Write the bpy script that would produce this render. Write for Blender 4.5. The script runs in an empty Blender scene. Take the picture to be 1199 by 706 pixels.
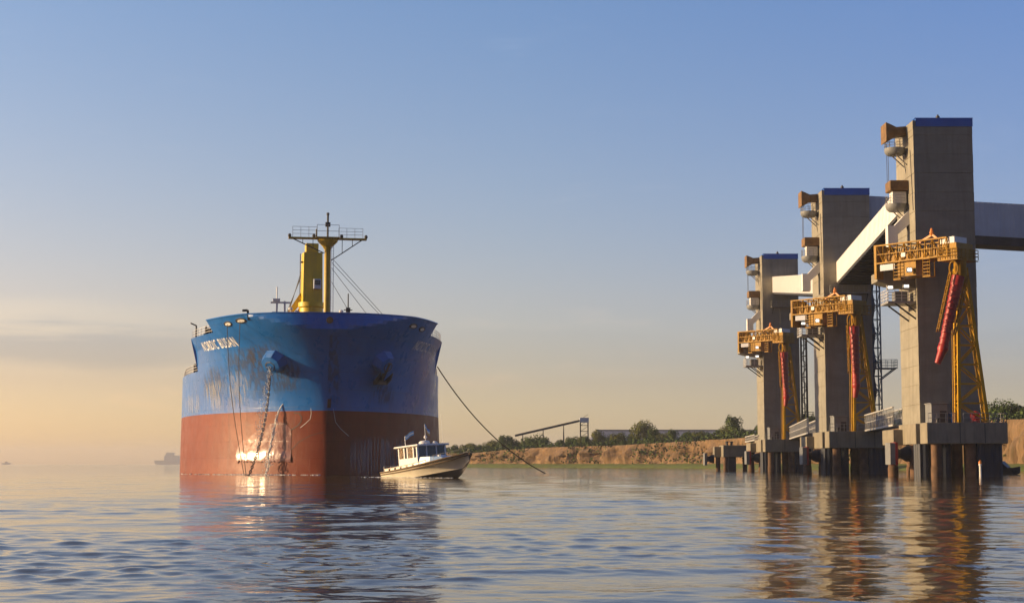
import bpy, math, random
from mathutils import Vector, Matrix, noise
import numpy as np

random.seed(7)
R = math.radians
scene = bpy.context.scene
COL = scene.collection

# ------------------------------------------------------------------ camera
F_PX = 1900.0                      # focal length in photo pixels (photo is 1199 wide)
CAM_H = 1.5
PITCH = math.atan(190.0 / F_PX)
cam_d = bpy.data.cameras.new("camera")
cam_d.sensor_fit = 'HORIZONTAL'
cam_d.sensor_width = 36.0
cam_d.lens = 36.0 * F_PX / 1199.0
cam_d.clip_start = 0.1
cam_d.clip_end = 20000
cam = bpy.data.objects.new("camera", cam_d)
COL.objects.link(cam)
cam.location = (0, 0, CAM_H)
cam.rotation_euler = (math.pi / 2 + PITCH, 0, 0)
scene.camera = cam

# ------------------------------------------------------------------ light
SUN_AZ = Vector((-1.0, 0.03, 0)).normalized()      # horizontal direction towards the sun
SUN_EL = R(12.0)
sun_dir = Vector((SUN_AZ.x * math.cos(SUN_EL), SUN_AZ.y * math.cos(SUN_EL), math.sin(SUN_EL)))
sd = bpy.data.lights.new("sun", 'SUN')
sd.energy = 5.0
sd.angle = R(0.6)
sd.color = (1.0, 0.71, 0.38)
so = bpy.data.objects.new("sun", sd)
COL.objects.link(so)
so.location = (-300, 0, 200)
so.rotation_euler = sun_dir.to_track_quat('Z', 'Y').to_euler()

world = bpy.data.worlds.new("World")
scene.world = world
world.use_nodes = True
wn, wl = world.node_tree.nodes, world.node_tree.links
wn.clear()
w_out = wn.new('ShaderNodeOutputWorld')
w_bg = wn.new('ShaderNodeBackground')
w_bg.inputs['Strength'].default_value = 0.106
sky = wn.new('ShaderNodeTexSky')
sky.sky_type = 'NISHITA'
sky.sun_disc = False
sky.sun_elevation = SUN_EL
sky.sun_rotation = math.atan2(SUN_AZ.x, SUN_AZ.y)
sky.altitude = 0
sky.air_density = 1.0
sky.dust_density = 1.0
sky.ozone_density = 2.0


def wmath(op, a, b=None, clamp=False):
    n = wn.new('ShaderNodeMath')
    n.operation = op
    n.use_clamp = clamp
    for i, v in enumerate((a, b)):
        if v is None:
            continue
        if isinstance(v, (int, float)):
            n.inputs[i].default_value = v
        else:
            wl.new(v, n.inputs[i])
    return n.outputs[0]


def wsmooth(v, a, b):
    n = wn.new('ShaderNodeMapRange')
    n.interpolation_type = 'SMOOTHSTEP'
    wl.new(v, n.inputs[0])
    n.inputs[1].default_value = a
    n.inputs[2].default_value = b
    return n.outputs[0]


tc = wn.new('ShaderNodeTexCoord')
sep = wn.new('ShaderNodeSeparateXYZ')
wl.new(tc.outputs['Generated'], sep.inputs[0])
cmap = wn.new('ShaderNodeMapping')
cmap.inputs['Scale'].default_value = (5.0, 5.0, 70.0)
wl.new(tc.outputs['Generated'], cmap.inputs[0])
cn = wn.new('ShaderNodeTexNoise')
cn.inputs['Scale'].default_value = 1.0
cn.inputs['Detail'].default_value = 5.0
cn.inputs['Roughness'].default_value = 0.55
wl.new(cmap.outputs[0], cn.inputs[0])
# low streaky cloud bank to the left, thinning to the right
warp = wmath('MULTIPLY', wmath('SUBTRACT', cn.outputs[0], 0.5), 0.035)
zz = wmath('ADD', sep.outputs['Z'], warp)
bank = wmath('MULTIPLY', wsmooth(zz, 0.053, 0.066), wsmooth(zz, 0.082, 0.074))
side = wmath('ADD', wmath('MULTIPLY', wsmooth(sep.outputs['X'], -0.12, -0.24), 0.75), 0.18)
bank = wmath('MULTIPLY', bank, side)
mixc = wn.new('ShaderNodeMix')
mixc.data_type = 'RGBA'
mixc.blend_type = 'MULTIPLY'
mixc.inputs['B'].default_value = (0.78, 0.82, 0.91, 1)
wl.new(bank, mixc.inputs['Factor'])


def wmul(a, b):
    n = wn.new('ShaderNodeMix')
    n.data_type = 'RGBA'
    n.blend_type = 'MULTIPLY'
    n.inputs['Factor'].default_value = 1.0
    wl.new(a, n.inputs['A'])
    wl.new(b, n.inputs['B'])
    return n.outputs['Result']


def wramp(v, stops):
    n = wn.new('ShaderNodeValToRGB')
    while len(n.color_ramp.elements) < len(stops):
        n.color_ramp.elements.new(0.5)
    for e, (p, c) in zip(n.color_ramp.elements, stops):
        e.position = p
        e.color = (*c, 1)
    wl.new(v, n.inputs[0])
    return n.outputs[0]


# evening colour of the air by height, warmer towards the sun; the unseen sky behind the camera is dimmed to cut fill light
by_z = wramp(wmath('MULTIPLY', sep.outputs['Z'], 3.0), [(0.0, (1.75, 1.40, 1.25)), (0.05, (1.65, 1.34, 1.22)), (0.15, (1.33, 1.02, 1.02)), (0.30, (1.34, 1.04, 1.08)), (0.53, (1.24, 1.08, 1.20)), (0.83, (1.07, 1.10, 1.34)), (1.0, (1.02, 1.09, 1.34))])
by_x = wramp(wmath('ADD', wmath('MULTIPLY', sep.outputs['X'], 1.3), 0.5), [(0.0, (1.25, 1.12, 1.0)), (0.1, (1.19, 1.09, 1.0)), (0.5, (1.0, 1.0, 1.0)), (0.9, (0.78, 0.84, 0.98)), (1.0, (0.78, 0.84, 0.98))])
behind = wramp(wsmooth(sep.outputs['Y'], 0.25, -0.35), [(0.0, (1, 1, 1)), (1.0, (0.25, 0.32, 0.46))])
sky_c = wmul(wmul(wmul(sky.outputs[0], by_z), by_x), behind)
wl.new(sky_c, mixc.inputs['A'])
# bright rim of lit cloud above the bank
rim = wmath('MULTIPLY', wsmooth(zz, 0.076, 0.086), wsmooth(zz, 0.104, 0.086))
rim = wmath('MULTIPLY', rim, wmath('MULTIPLY', wsmooth(sep.outputs['X'], -0.14, -0.30), 0.6))
mixr = wn.new('ShaderNodeMix')
mixr.data_type = 'RGBA'
mixr.blend_type = 'MULTIPLY'
mixr.inputs['B'].default_value = (1.20, 1.13, 1.02, 1)
wl.new(rim, mixr.inputs['Factor'])
wl.new(mixc.outputs['Result'], mixr.inputs['A'])
# a few thin wisps high up
cmap2 = wn.new('ShaderNodeMapping')
cmap2.inputs['Scale'].default_value = (9.0, 9.0, 40.0)
cmap2.inputs['Location'].default_value = (2.3, 0.7, 0.4)
wl.new(tc.outputs['Generated'], cmap2.inputs[0])
cn2 = wn.new('ShaderNodeTexNoise')
cn2.inputs['Scale'].default_value = 1.0
cn2.inputs['Detail'].default_value = 6.0
cn2.inputs['Roughness'].default_value = 0.6
wl.new(cmap2.outputs[0], cn2.inputs[0])
wisp = wmath('MULTIPLY', wsmooth(cn2.outputs[0], 0.58, 0.80), 0.38)
mixw = wn.new('ShaderNodeMix')
mixw.data_type = 'RGBA'
mixw.blend_type = 'MULTIPLY'
mixw.inputs['B'].default_value = (1.45, 1.25, 1.1, 1)
wl.new(wisp, mixw.inputs['Factor'])
wl.new(mixr.outputs['Result'], mixw.inputs['A'])
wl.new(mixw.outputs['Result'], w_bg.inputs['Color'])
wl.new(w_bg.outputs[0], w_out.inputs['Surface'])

scene.view_settings.view_transform = 'Standard'
scene.view_settings.look = 'None'
scene.view_settings.exposure = 0.5
scene.view_settings.gamma = 1.0
scene.view_settings.use_curve_mapping = False
scene.cycles.use_denoising = True
scene.cycles.max_bounces = 8
scene.cycles.volume_bounces = 0


# ------------------------------------------------------------------ helpers
def ray(px, py):
    u, v = (px - 599.5) / F_PX, (353.0 - py) / F_PX
    c, s = math.cos(PITCH), math.sin(PITCH)
    return Vector((u, c - v * s, s + v * c))


def P(px, py, Y):
    """point at depth Y whose picture is at photo pixel (px, py)"""
    d = ray(px, py)
    t = Y / d.y
    return Vector((d.x * t, Y, CAM_H + d.z * t))


def to_px(p):
    c, s = math.cos(PITCH), math.sin(PITCH)
    d = p.y * c + (p.z - CAM_H) * s
    up = -p.y * s + (p.z - CAM_H) * c
    return 599.5 + F_PX * p.x / d, 353 - F_PX * up / d


class MB:
    """collects faces, then links them as ONE mesh object"""

    def __init__(self):
        self.v, self.f, self.m = [], [], []

    def add(self, verts, faces, mi=0):
        b = len(self.v)
        self.v += [tuple(p) for p in verts]
        self.f += [tuple(i + b for i in f) for f in faces]
        self.m += [mi] * len(faces)

    def box(self, lo, hi, mi=0):
        x0, y0, z0 = lo
        x1, y1, z1 = hi
        v = [(x0, y0, z0), (x1, y0, z0), (x1, y1, z0), (x0, y1, z0), (x0, y0, z1), (x1, y0, z1), (x1, y1, z1), (x0, y1, z1)]
        self.add(v, [(0, 3, 2, 1), (4, 5, 6, 7), (0, 1, 5, 4), (1, 2, 6, 5), (2, 3, 7, 6), (3, 0, 4, 7)], mi)

    def bbox(self, lo, hi, ch=0.05, mi=0):
        """box with chamfered vertical and top edges"""
        x0, y0, z0 = lo
        x1, y1, z1 = hi
        def ring(x0, y0, x1, y1, z, c):
            return [(x0 + c, y0, z), (x1 - c, y0, z), (x1, y0 + c, z), (x1, y1 - c, z), (x1 - c, y1, z), (x0 + c, y1, z), (x0, y1 - c, z), (x0, y0 + c, z)]
        r = [ring(x0 + ch, y0 + ch, x1 - ch, y1 - ch, z0, ch), ring(x0, y0, x1, y1, z0 + ch, ch), ring(x0, y0, x1, y1, z1 - ch, ch), ring(x0 + ch, y0 + ch, x1 - ch, y1 - ch, z1, ch)]
        self.rings(r, True, True, mi)

    def rings(self, rings, cap0=True, cap1=True, mi=0, closed=True):
        n = len(rings[0])
        v, f = [], []
        for r in rings:
            v += r
        for i in range(len(rings) - 1):
            for j in range(n if closed else n - 1):
                k = (j + 1) % n
                f.append((i * n + j, i * n + k, (i + 1) * n + k, (i + 1) * n + j))
        if cap0:
            f.append(tuple(range(n - 1, -1, -1)))
        if cap1:
            f.append(tuple((len(rings) - 1) * n + j for j in range(n)))
        self.add(v, f, mi)

    def frame(self, p, q):
        d = (q - p).normalized()
        a = Vector((0, 0, 1)) if abs(d.z) < 0.9 else Vector((1, 0, 0))
        u = d.cross(a).normalized()
        return u, u.cross(d).normalized()

    def tube(self, p, q, r, n=8, r2=None, mi=0):
        p, q = Vector(p), Vector(q)
        u, w = self.frame(p, q)
        r2 = r if r2 is None else r2
        def ring(c, r):
            return [c + u * (r * math.cos(2 * math.pi * k / n)) + w * (r * math.sin(2 * math.pi * k / n)) for k in range(n)]
        self.rings([ring(p, r), ring(q, r2)], mi=mi)

    def beam(self, p, q, a, b=None, mi=0):
        """rectangular bar; a = width, b = height"""
        p, q = Vector(p), Vector(q)
        b = a if b is None else b
        u, w = self.frame(p, q)
        def ring(c):
            return [c - u * a / 2 - w * b / 2, c + u * a / 2 - w * b / 2, c + u * a / 2 + w * b / 2, c - u * a / 2 + w * b / 2]
        self.rings([ring(p), ring(q)], mi=mi)

    def path(self, pts, r, n=6, mi=0, radii=None):
        pts = [Vector(p) for p in pts]
        rings = []
        for i, p in enumerate(pts):
            a, b = pts[max(0, i - 1)], pts[min(len(pts) - 1, i + 1)]
            u, w = self.frame(a, b)
            rr = radii[i] if radii else r
            rings.append([p + u * (rr * math.cos(2 * math.pi * k / n)) + w * (rr * math.sin(2 * math.pi * k / n)) for k in range(n)])
        self.rings(rings, mi=mi)

    def lathe(self, c, prof, n=16, mi=0, axis=None):
        """prof: list of (radius, height); axis default z"""
        c = Vector(c)
        ax = Vector(axis).normalized() if axis is not None else Vector((0, 0, 1))
        a = Vector((1, 0, 0)) if abs(ax.x) < 0.9 else Vector((0, 1, 0))
        u = ax.cross(a).normalized()
        w = ax.cross(u)
        rings = [[c + ax * h + u * (r * math.cos(2 * math.pi * k / n)) + w * (r * math.sin(2 * math.pi * k / n)) for k in range(n)] for r, h in prof]
        self.rings(rings, mi=mi)

    def extrude(self, poly, d0, d1, fn, mi=0):
        """poly 2-D, fn(a, b, d) -> 3-D"""
        n = len(poly)
        v = [fn(a, b, d0) for a, b in poly] + [fn(a, b, d1) for a, b in poly]
        f = [tuple(range(n - 1, -1, -1)), tuple(range(n, 2 * n))] + [(i, (i + 1) % n, n + (i + 1) % n, n + i) for i in range(n)]
        self.add(v, f, mi)

    def rail(self, pts, h=1.1, step=1.5, r=0.03, bars=3, mi=0):
        pts = [Vector(p) for p in pts]
        up = Vector((0, 0, 1))
        for a, b in zip(pts[:-1], pts[1:]):
            n = max(1, round((b - a).length / step))
            for i in range(n + 1):
                p = a.lerp(b, i / n)
                self.tube(p, p + up * h, r, 5, mi=mi)
            for k in range(bars):
                z = up * (h * (k + 1) / bars)
                self.tube(a + z, b + z, r * 0.85, 5, mi=mi)

    def build(self, name, mats, parent=None, smooth=False, angle=35):
        me = bpy.data.meshes.new(name)
        me.from_pydata([tuple(p) for p in self.v], [], self.f)
        if not isinstance(mats, (list, tuple)):
            mats = [mats]
        for m in mats:
            me.materials.append(m)
        me.polygons.foreach_set('material_index', self.m)
        bm_fix(me)
        if smooth:
            me.polygons.foreach_set('use_smooth', [True] * len(me.polygons))
            me.set_sharp_from_angle(angle=R(angle))
        me.update()
        o = bpy.data.objects.new(name, me)
        COL.objects.link(o)
        if parent:
            o.parent = parent
        return o


def bm_fix(me):
    import bmesh
    b = bmesh.new()
    b.from_mesh(me)
    bmesh.ops.recalc_face_normals(b, faces=b.faces)
    b.to_mesh(me)
    b.free()


def tag(o, label, cat, group=None, kind=None):
    o['label'] = label
    o['category'] = cat
    if group:
        o['group'] = group
    if kind:
        o['kind'] = kind
    return o


def struct(o):
    o['kind'] = 'structure'
    return o


def empty(name, loc, rz=0.0):
    o = bpy.data.objects.new(name, None)
    COL.objects.link(o)
    o.location = loc
    o.rotation_euler = (0, 0, rz)
    o.empty_display_size = 0.5
    return o


def copy_tree(o, parent=None):
    c = o.copy()
    COL.objects.link(c)
    c.parent = parent
    for ch in [x for x in bpy.data.objects if x.parent == o]:
        copy_tree(ch, c)
    return c


# ------------------------------------------------------------------ materials
def mat(name, col, rough=0.6, metal=0.0, var=0.25, scale=1.0, detail=4, bump=0.0, bscale=8.0, bdist=0.1, streak=0.0, spec=0.5, dirt_lo=0.5, dirt=None, dirt_amt=0.0, stretch=(1, 1, 1)):
    m = bpy.data.materials.new(name)
    m.use_nodes = True
    n, l = m.node_tree.nodes, m.node_tree.links
    b = n['Principled BSDF']
    b.inputs['Roughness'].default_value = rough
    b.inputs['Metallic'].default_value = metal
    b.inputs['Specular IOR Level'].default_value = spec
    t = n.new('ShaderNodeNewGeometry')
    mp = n.new('ShaderNodeMapping')
    mp.inputs['Scale'].default_value = stretch
    l.new(t.outputs['Position'], mp.inputs[0])
    nz = n.new('ShaderNodeTexNoise')
    nz.inputs['Scale'].default_value = scale
    nz.inputs['Detail'].default_value = detail
    nz.inputs['Roughness'].default_value = 0.6
    l.new(mp.outputs[0], nz.inputs[0])
    r = n.new('ShaderNodeValToRGB')
    c = Vector(col)
    r.color_ramp.elements[0].position = 0.3
    r.color_ramp.elements[1].position = 0.7
    r.color_ramp.elements[0].color = (*(c * (1 - var)), 1)
    r.color_ramp.elements[1].color = (*(c * (1 + var * 0.6)), 1)
    l.new(nz.outputs[0], r.inputs[0])
    out = r.outputs[0]
    if dirt is not None:
        mp2 = n.new('ShaderNodeMapping')
        mp2.inputs['Scale'].default_value = (1.3, 1.3, 0.12) if streak else (0.5, 0.5, 0.5)
        l.new(t.outputs['Position'], mp2.inputs[0])
        n2 = n.new('ShaderNodeTexNoise')
        n2.inputs['Scale'].default_value = 1.0
        n2.inputs['Detail'].default_value = 6
        n2.inputs['Roughness'].default_value = 0.65
        l.new(mp2.outputs[0], n2.inputs[0])
        mr = n.new('ShaderNodeMapRange')
        mr.inputs[1].default_value = dirt_lo
        mr.inputs[2].default_value = dirt_lo + 0.26
        mr.inputs[4].default_value = dirt_amt
        l.new(n2.outputs[0], mr.inputs[0])
        mx = n.new('ShaderNodeMix')
        mx.data_type = 'RGBA'
        mx.inputs['B'].default_value = (*dirt, 1)
        l.new(mr.outputs[0], mx.inputs['Factor'])
        l.new(out, mx.inputs['A'])
        out = mx.outputs['Result']
    l.new(out, b.inputs['Base Color'])
    if bump:
        n3 = n.new('ShaderNodeTexNoise')
        n3.inputs['Scale'].default_value = bscale
        n3.inputs['Detail'].default_value = 5
        l.new(mp.outputs[0], n3.inputs[0])
        bp = n.new('ShaderNodeBump')
        bp.inputs['Strength'].default_value = bump
        bp.inputs['Distance'].default_value = bdist
        l.new(n3.outputs[0], bp.inputs['Height'])
        l.new(bp.outputs[0], b.inputs['Normal'])
    return m


M = {}
M['concrete'] = mat('concrete', (0.275, 0.252, 0.195), 0.85, var=0.2, scale=0.25, detail=8, bump=0.15, bscale=3, streak=1, dirt_lo=0.46, dirt=(0.175, 0.157, 0.118), dirt_amt=0.65, stretch=(1, 1, 2.2))
M['concrete_wet'] = mat('old_concrete', (0.26, 0.225, 0.16), 0.8, var=0.2, scale=0.6, detail=8, bump=0.3, bscale=3, streak=1, dirt=(0.11, 0.10, 0.08), dirt_amt=0.7)
M['blue_cap'] = mat('blue_sheet', (0.018, 0.11, 0.46), 0.4, var=0.12, scale=0.5)
M['yellow'] = mat('yellow_paint', (0.36, 0.185, 0.005), 0.55, spec=0.25, var=0.3, scale=0.8, dirt=(0.13, 0.05, 0.01), dirt_amt=0.7, streak=1)
M['crane_yellow'] = mat('crane_yellow', (0.66, 0.46, 0.006), 0.45, var=0.12, scale=0.5, dirt=(0.25, 0.14, 0.04), dirt_amt=0.45, streak=1)
M['mast_tan'] = mat('mast_tan', (0.48, 0.32, 0.015), 0.5, var=0.2, scale=0.7)
M['mast_yellow'] = mat('mast_yellow', (0.62, 0.34, 0.010), 0.55, spec=0.25, var=0.25, dirt=(0.25, 0.10, 0.015), dirt_amt=0.6)
M['red'] = mat('red_spout', (0.36, 0.014, 0.008), 0.45, var=0.25, scale=1.2, dirt=(0.12, 0.02, 0.012), dirt_amt=0.5)
M['white'] = mat('white_paint', (0.74, 0.72, 0.68), 0.5, var=0.06, scale=0.6, dirt=(0.45, 0.40, 0.32), dirt_amt=0.35, streak=1)
M['gallery_white'] = mat('gallery_white', (0.86, 0.84, 0.81), 0.45, var=0.04, scale=0.4, dirt=(0.72, 0.68, 0.61), dirt_amt=0.4, streak=1)
M['gallery_grey'] = mat('gallery_grey', (0.52, 0.57, 0.63), 0.5, var=0.08, scale=0.4, dirt=(0.40, 0.43, 0.47), dirt_amt=0.4, streak=1)
M['dark_steel'] = mat('dark_steel', (0.035, 0.034, 0.034), 0.6, var=0.4, scale=0.8)
M['navy_steel'] = mat('navy_sheet_piling', (0.012, 0.018, 0.035), 0.55, var=0.4, scale=0.6, stretch=(2, 2, 0.3))
M['steel'] = mat('galvanised', (0.32, 0.31, 0.29), 0.5, metal=0.3, var=0.2, scale=1.5)
M['blue_steel'] = mat('blue_steel', (0.03, 0.10, 0.17), 0.5, var=0.2, scale=1)
M['rust'] = mat('rusty_hood', (0.21, 0.115, 0.035), 0.7, var=0.4, scale=1.2, dirt=(0.12, 0.06, 0.02), dirt_amt=0.6)
M['pile'] = mat('pile_rust', (0.15, 0.078, 0.037), 0.8, var=0.45, scale=0.8, bump=0.3, dirt=(0.05, 0.035, 0.025), dirt_amt=0.8, streak=0)
M['rubber'] = mat('rubber', (0.010, 0.012, 0.02), 0.7, var=0.3)
M['fender_grey'] = mat('fender_grey', (0.20, 0.205, 0.205), 0.6, var=0.15)
M['fender_red'] = mat('fender_red', (0.35, 0.02, 0.02), 0.6, var=0.2)
M['glass'] = mat('dark_glass', (0.012, 0.016, 0.02), 0.08, var=0.1, spec=0.8)
M['pale_glass'] = mat('pale_panel', (0.16, 0.22, 0.32), 0.15, var=0.05)
M['blue_box'] = mat('blue_box', (0.03, 0.22, 0.60), 0.5, var=0.2)
M['name_white'] = mat('name_white', (0.85, 0.85, 0.83), 0.5, var=0.2, scale=3)
M['rope'] = mat('rope', (0.09, 0.07, 0.05), 0.9, var=0.3, scale=5)
M['wire'] = mat('wire', (0.06, 0.06, 0.065), 0.7, var=0.2)
M['chain'] = mat('chain_steel', (0.16, 0.13, 0.10), 0.35, metal=0.6, var=0.5, scale=3)
M['hull_white'] = mat('hull_cream', (0.66, 0.60, 0.47), 0.35, var=0.08, scale=0.8, dirt=(0.40, 0.32, 0.2), dirt_amt=0.5, streak=1)
M['boat_white'] = mat('boat_white', (0.74, 0.74, 0.72), 0.35, var=0.05)
M['boat_blue'] = mat('boat_blue', (0.22, 0.36, 0.60), 0.35, var=0.06)
M['antifoul'] = mat('antifouling', (0.012, 0.013, 0.022), 0.45, var=0.4, scale=2)
M['wood'] = mat('rubbing_wood', (0.16, 0.10, 0.045), 0.6, var=0.3, scale=3)
M['bark'] = mat('bark', (0.10, 0.075, 0.05), 0.9, var=0.4, scale=2)
M['skin'] = mat('skin', (0.45, 0.26, 0.17), 0.6, var=0.08)
M['cloth'] = mat('cloth', (0.50, 0.34, 0.12), 0.9, var=0.15)
M['hair'] = mat('hair', (0.03, 0.02, 0.015), 0.8, var=0.2)
M['roof_grey'] = mat('warehouse_roof', (0.20, 0.20, 0.22), 0.6, var=0.08, scale=0.1, dirt=(0.15, 0.14, 0.15), dirt_amt=0.5, streak=1)
M['flag_blue'] = mat('flag_blue', (0.16, 0.36, 0.66), 0.8, var=0.05)
M['orange'] = mat('orange_plastic', (0.6, 0.2, 0.03), 0.5, var=0.1)


def leaf_mat(name, c):
    m = mat(name, c, 0.75, var=0.55, scale=0.8, detail=5, spec=0.2)
    return m


M['leaf'] = leaf_mat('foliage', (0.075, 0.115, 0.018))
M['leaf_dark'] = leaf_mat('foliage_dark', (0.050, 0.084, 0.016))
M['leaf_warm'] = leaf_mat('foliage_warm', (0.105, 0.118, 0.020))


def lamp_mat():
    m = bpy.data.materials.new('lamp_lens')
    m.use_nodes = True
    b = m.node_tree.nodes['Principled BSDF']
    nz = m.node_tree.nodes.new('ShaderNodeTexNoise')
    nz.inputs['Scale'].default_value = 3
    r = m.node_tree.nodes.new('ShaderNodeValToRGB')
    r.color_ramp.elements[0].color = (0.8, 0.78, 0.7, 1)
    r.color_ramp.elements[1].color = (0.9, 0.88, 0.8, 1)
    m.node_tree.links.new(nz.outputs[0], r.inputs[0])
    m.node_tree.links.new(r.outputs[0], b.inputs['Base Color'])
    b.inputs['Emission Color'].default_value = (1, 0.93, 0.8, 1)
    b.inputs['Emission Strength'].default_value = 1.6
    return m


M['lamp'] = lamp_mat()


def hull_paint(name, base, light, dark, rust, rough, kind):
    """ship plating: faded patches, welded plate seams, rust runs"""
    m = bpy.data.materials.new(name)
    m.use_nodes = True
    n, l = m.node_tree.nodes, m.node_tree.links
    b = n['Principled BSDF']
    b.inputs['Specular IOR Level'].default_value = 0.25 if name == 'hull_red' else 0.5
    t = n.new('ShaderNodeTexCoord')
    def noise_tex(scale, stretch, detail=6, rough=0.6):
        mp = n.new('ShaderNodeMapping')
        mp.inputs['Scale'].default_value = stretch
        l.new(t.outputs['Object'], mp.inputs[0])
        z = n.new('ShaderNodeTexNoise')
        z.inputs['Scale'].default_value = scale
        z.inputs['Detail'].default_value = detail
        z.inputs['Roughness'].default_value = rough
        l.new(mp.outputs[0], z.inputs[0])
        return z.outputs[0]
    def mrange(v, a, b_, c=0, d=1):
        r = n.new('ShaderNodeMapRange')
        for i, x in enumerate((a, b_, c, d)):
            r.inputs[i + 1].default_value = x
        l.new(v, r.inputs[0])
        return r.outputs[0]
    def mix(f, a, bcol):
        x = n.new('ShaderNodeMix')
        x.data_type = 'RGBA'
        l.new(f, x.inputs['Factor'])
        if isinstance(a, tuple):
            x.inputs['A'].default_value = (*a, 1)
        else:
            l.new(a, x.inputs['A'])
        x.inputs['B'].default_value = (*bcol, 1)
        return x.outputs['Result']
    c = mix(mrange(noise_tex(0.16, (1, 1, 1.4)), 0.35, 0.68), base, light)
    c = mix(mrange(noise_tex(1.0, (0.8, 0.8, 0.10)), 0.50, 0.75, 0, 0.6), c, dark)
    c = mix(mrange(noise_tex(1.0, (1.6, 1.6, 0.16), 8, 0.7), 0.63, 0.80, 0, 0.7), c, rust)
    c = mix(mrange(noise_tex(2.2, (1, 1, 0.6), 8, 0.75), 0.66, 0.76, 0, 0.6), c, light)
    l.new(c, b.inputs['Base Color'])
    l.new(mrange(noise_tex(0.5, (1, 1, 1)), 0.3, 0.7, rough - 0.08, rough + 0.12), b.inputs['Roughness'])
    bp = n.new('ShaderNodeBump')
    bp.inputs['Strength'].default_value = 0.4
    bp.inputs['Distance'].default_value = 0.12
    l.new(noise_tex(0.55, (1, 1, 0.6), 3), bp.inputs['Height'])
    # welded plates: seams laid out along the girth (x - |y|) and the height
    sp = n.new('ShaderNodeSeparateXYZ')
    l.new(t.outputs['Object'], sp.inputs[0])
    ab = n.new('ShaderNodeMath')
    ab.operation = 'ABSOLUTE'
    l.new(sp.outputs['Y'], ab.inputs[0])
    su = n.new('ShaderNodeMath')
    su.operation = 'SUBTRACT'
    l.new(sp.outputs['X'], su.inputs[0])
    l.new(ab.outputs[0], su.inputs[1])
    cb = n.new('ShaderNodeCombineXYZ')
    l.new(su.outputs[0], cb.inputs[0])
    l.new(sp.outputs['Z'], cb.inputs[1])
    br = n.new('ShaderNodeTexBrick')
    br.inputs['Scale'].default_value = 1.0
    br.inputs['Brick Width'].default_value = 6.5
    br.inputs['Row Height'].default_value = 2.3
    br.inputs['Mortar Size'].default_value = 0.035
    br.inputs['Mortar Smooth'].default_value = 0.6
    br.inputs['Color1'].default_value = (0.92, 0.92, 0.92, 1)
    br.inputs['Color2'].default_value = (1, 1, 1, 1)
    br.inputs['Mortar'].default_value = (0.72, 0.70, 0.68, 1)
    l.new(cb.outputs[0], br.inputs['Vector'])
    mu = n.new('ShaderNodeMix')
    mu.data_type = 'RGBA'
    mu.blend_type = 'MULTIPLY'
    mu.inputs['Factor'].default_value = 1.0
    l.new(c, mu.inputs['A'])
    l.new(br.outputs['Color'], mu.inputs['B'])
    l.new(mu.outputs['Result'], b.inputs['Base Color'])
    bq = n.new('ShaderNodeBump')
    bq.inputs['Strength'].default_value = 0.3
    bq.inputs['Distance'].default_value = 0.03
    bq.invert = True
    l.new(br.outputs['Fac'], bq.inputs['Height'])
    l.new(bp.outputs[0], bq.inputs['Normal'])
    l.new(bq.outputs[0], b.inputs['Normal'])
    return m


M['hull_blue'] = hull_paint('hull_blue', (0.006, 0.120, 0.43), (0.010, 0.150, 0.50), (0.008, 0.088, 0.29), (0.07, 0.06, 0.035), 0.30, 'blue')
M['hull_red'] = hull_paint('hull_red', (0.165, 0.024, 0.006), (0.215, 0.040, 0.012), (0.105, 0.017, 0.007), (0.15, 0.045, 0.016), 0.42, 'red')
M['wet_red'] = hull_paint('hull_red_wet', (0.20, 0.085, 0.075), (0.25, 0.12, 0.11), (0.16, 0.06, 0.05), (0.2, 0.08, 0.06), 0.21, 'red')


def water_jet_mat():
    m = bpy.data.materials.new('falling_water')
    m.use_nodes = True
    b = m.node_tree.nodes['Principled BSDF']
    b.inputs['Base Color'].default_value = (0.85, 0.84, 0.80, 1)
    b.inputs['Roughness'].default_value = 0.25
    b.inputs["IOR"].default_value = 1.33
    nz = m.node_tree.nodes.new('ShaderNodeTexNoise')
    nz.inputs['Scale'].default_value = 6
    bp = m.node_tree.nodes.new('ShaderNodeBump')
    bp.inputs['Strength'].default_value = 0.8
    m.node_tree.links.new(nz.outputs[0], bp.inputs['Height'])
    m.node_tree.links.new(bp.outputs[0], b.inputs['Normal'])
    return m


M['jet'] = water_jet_mat()


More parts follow.
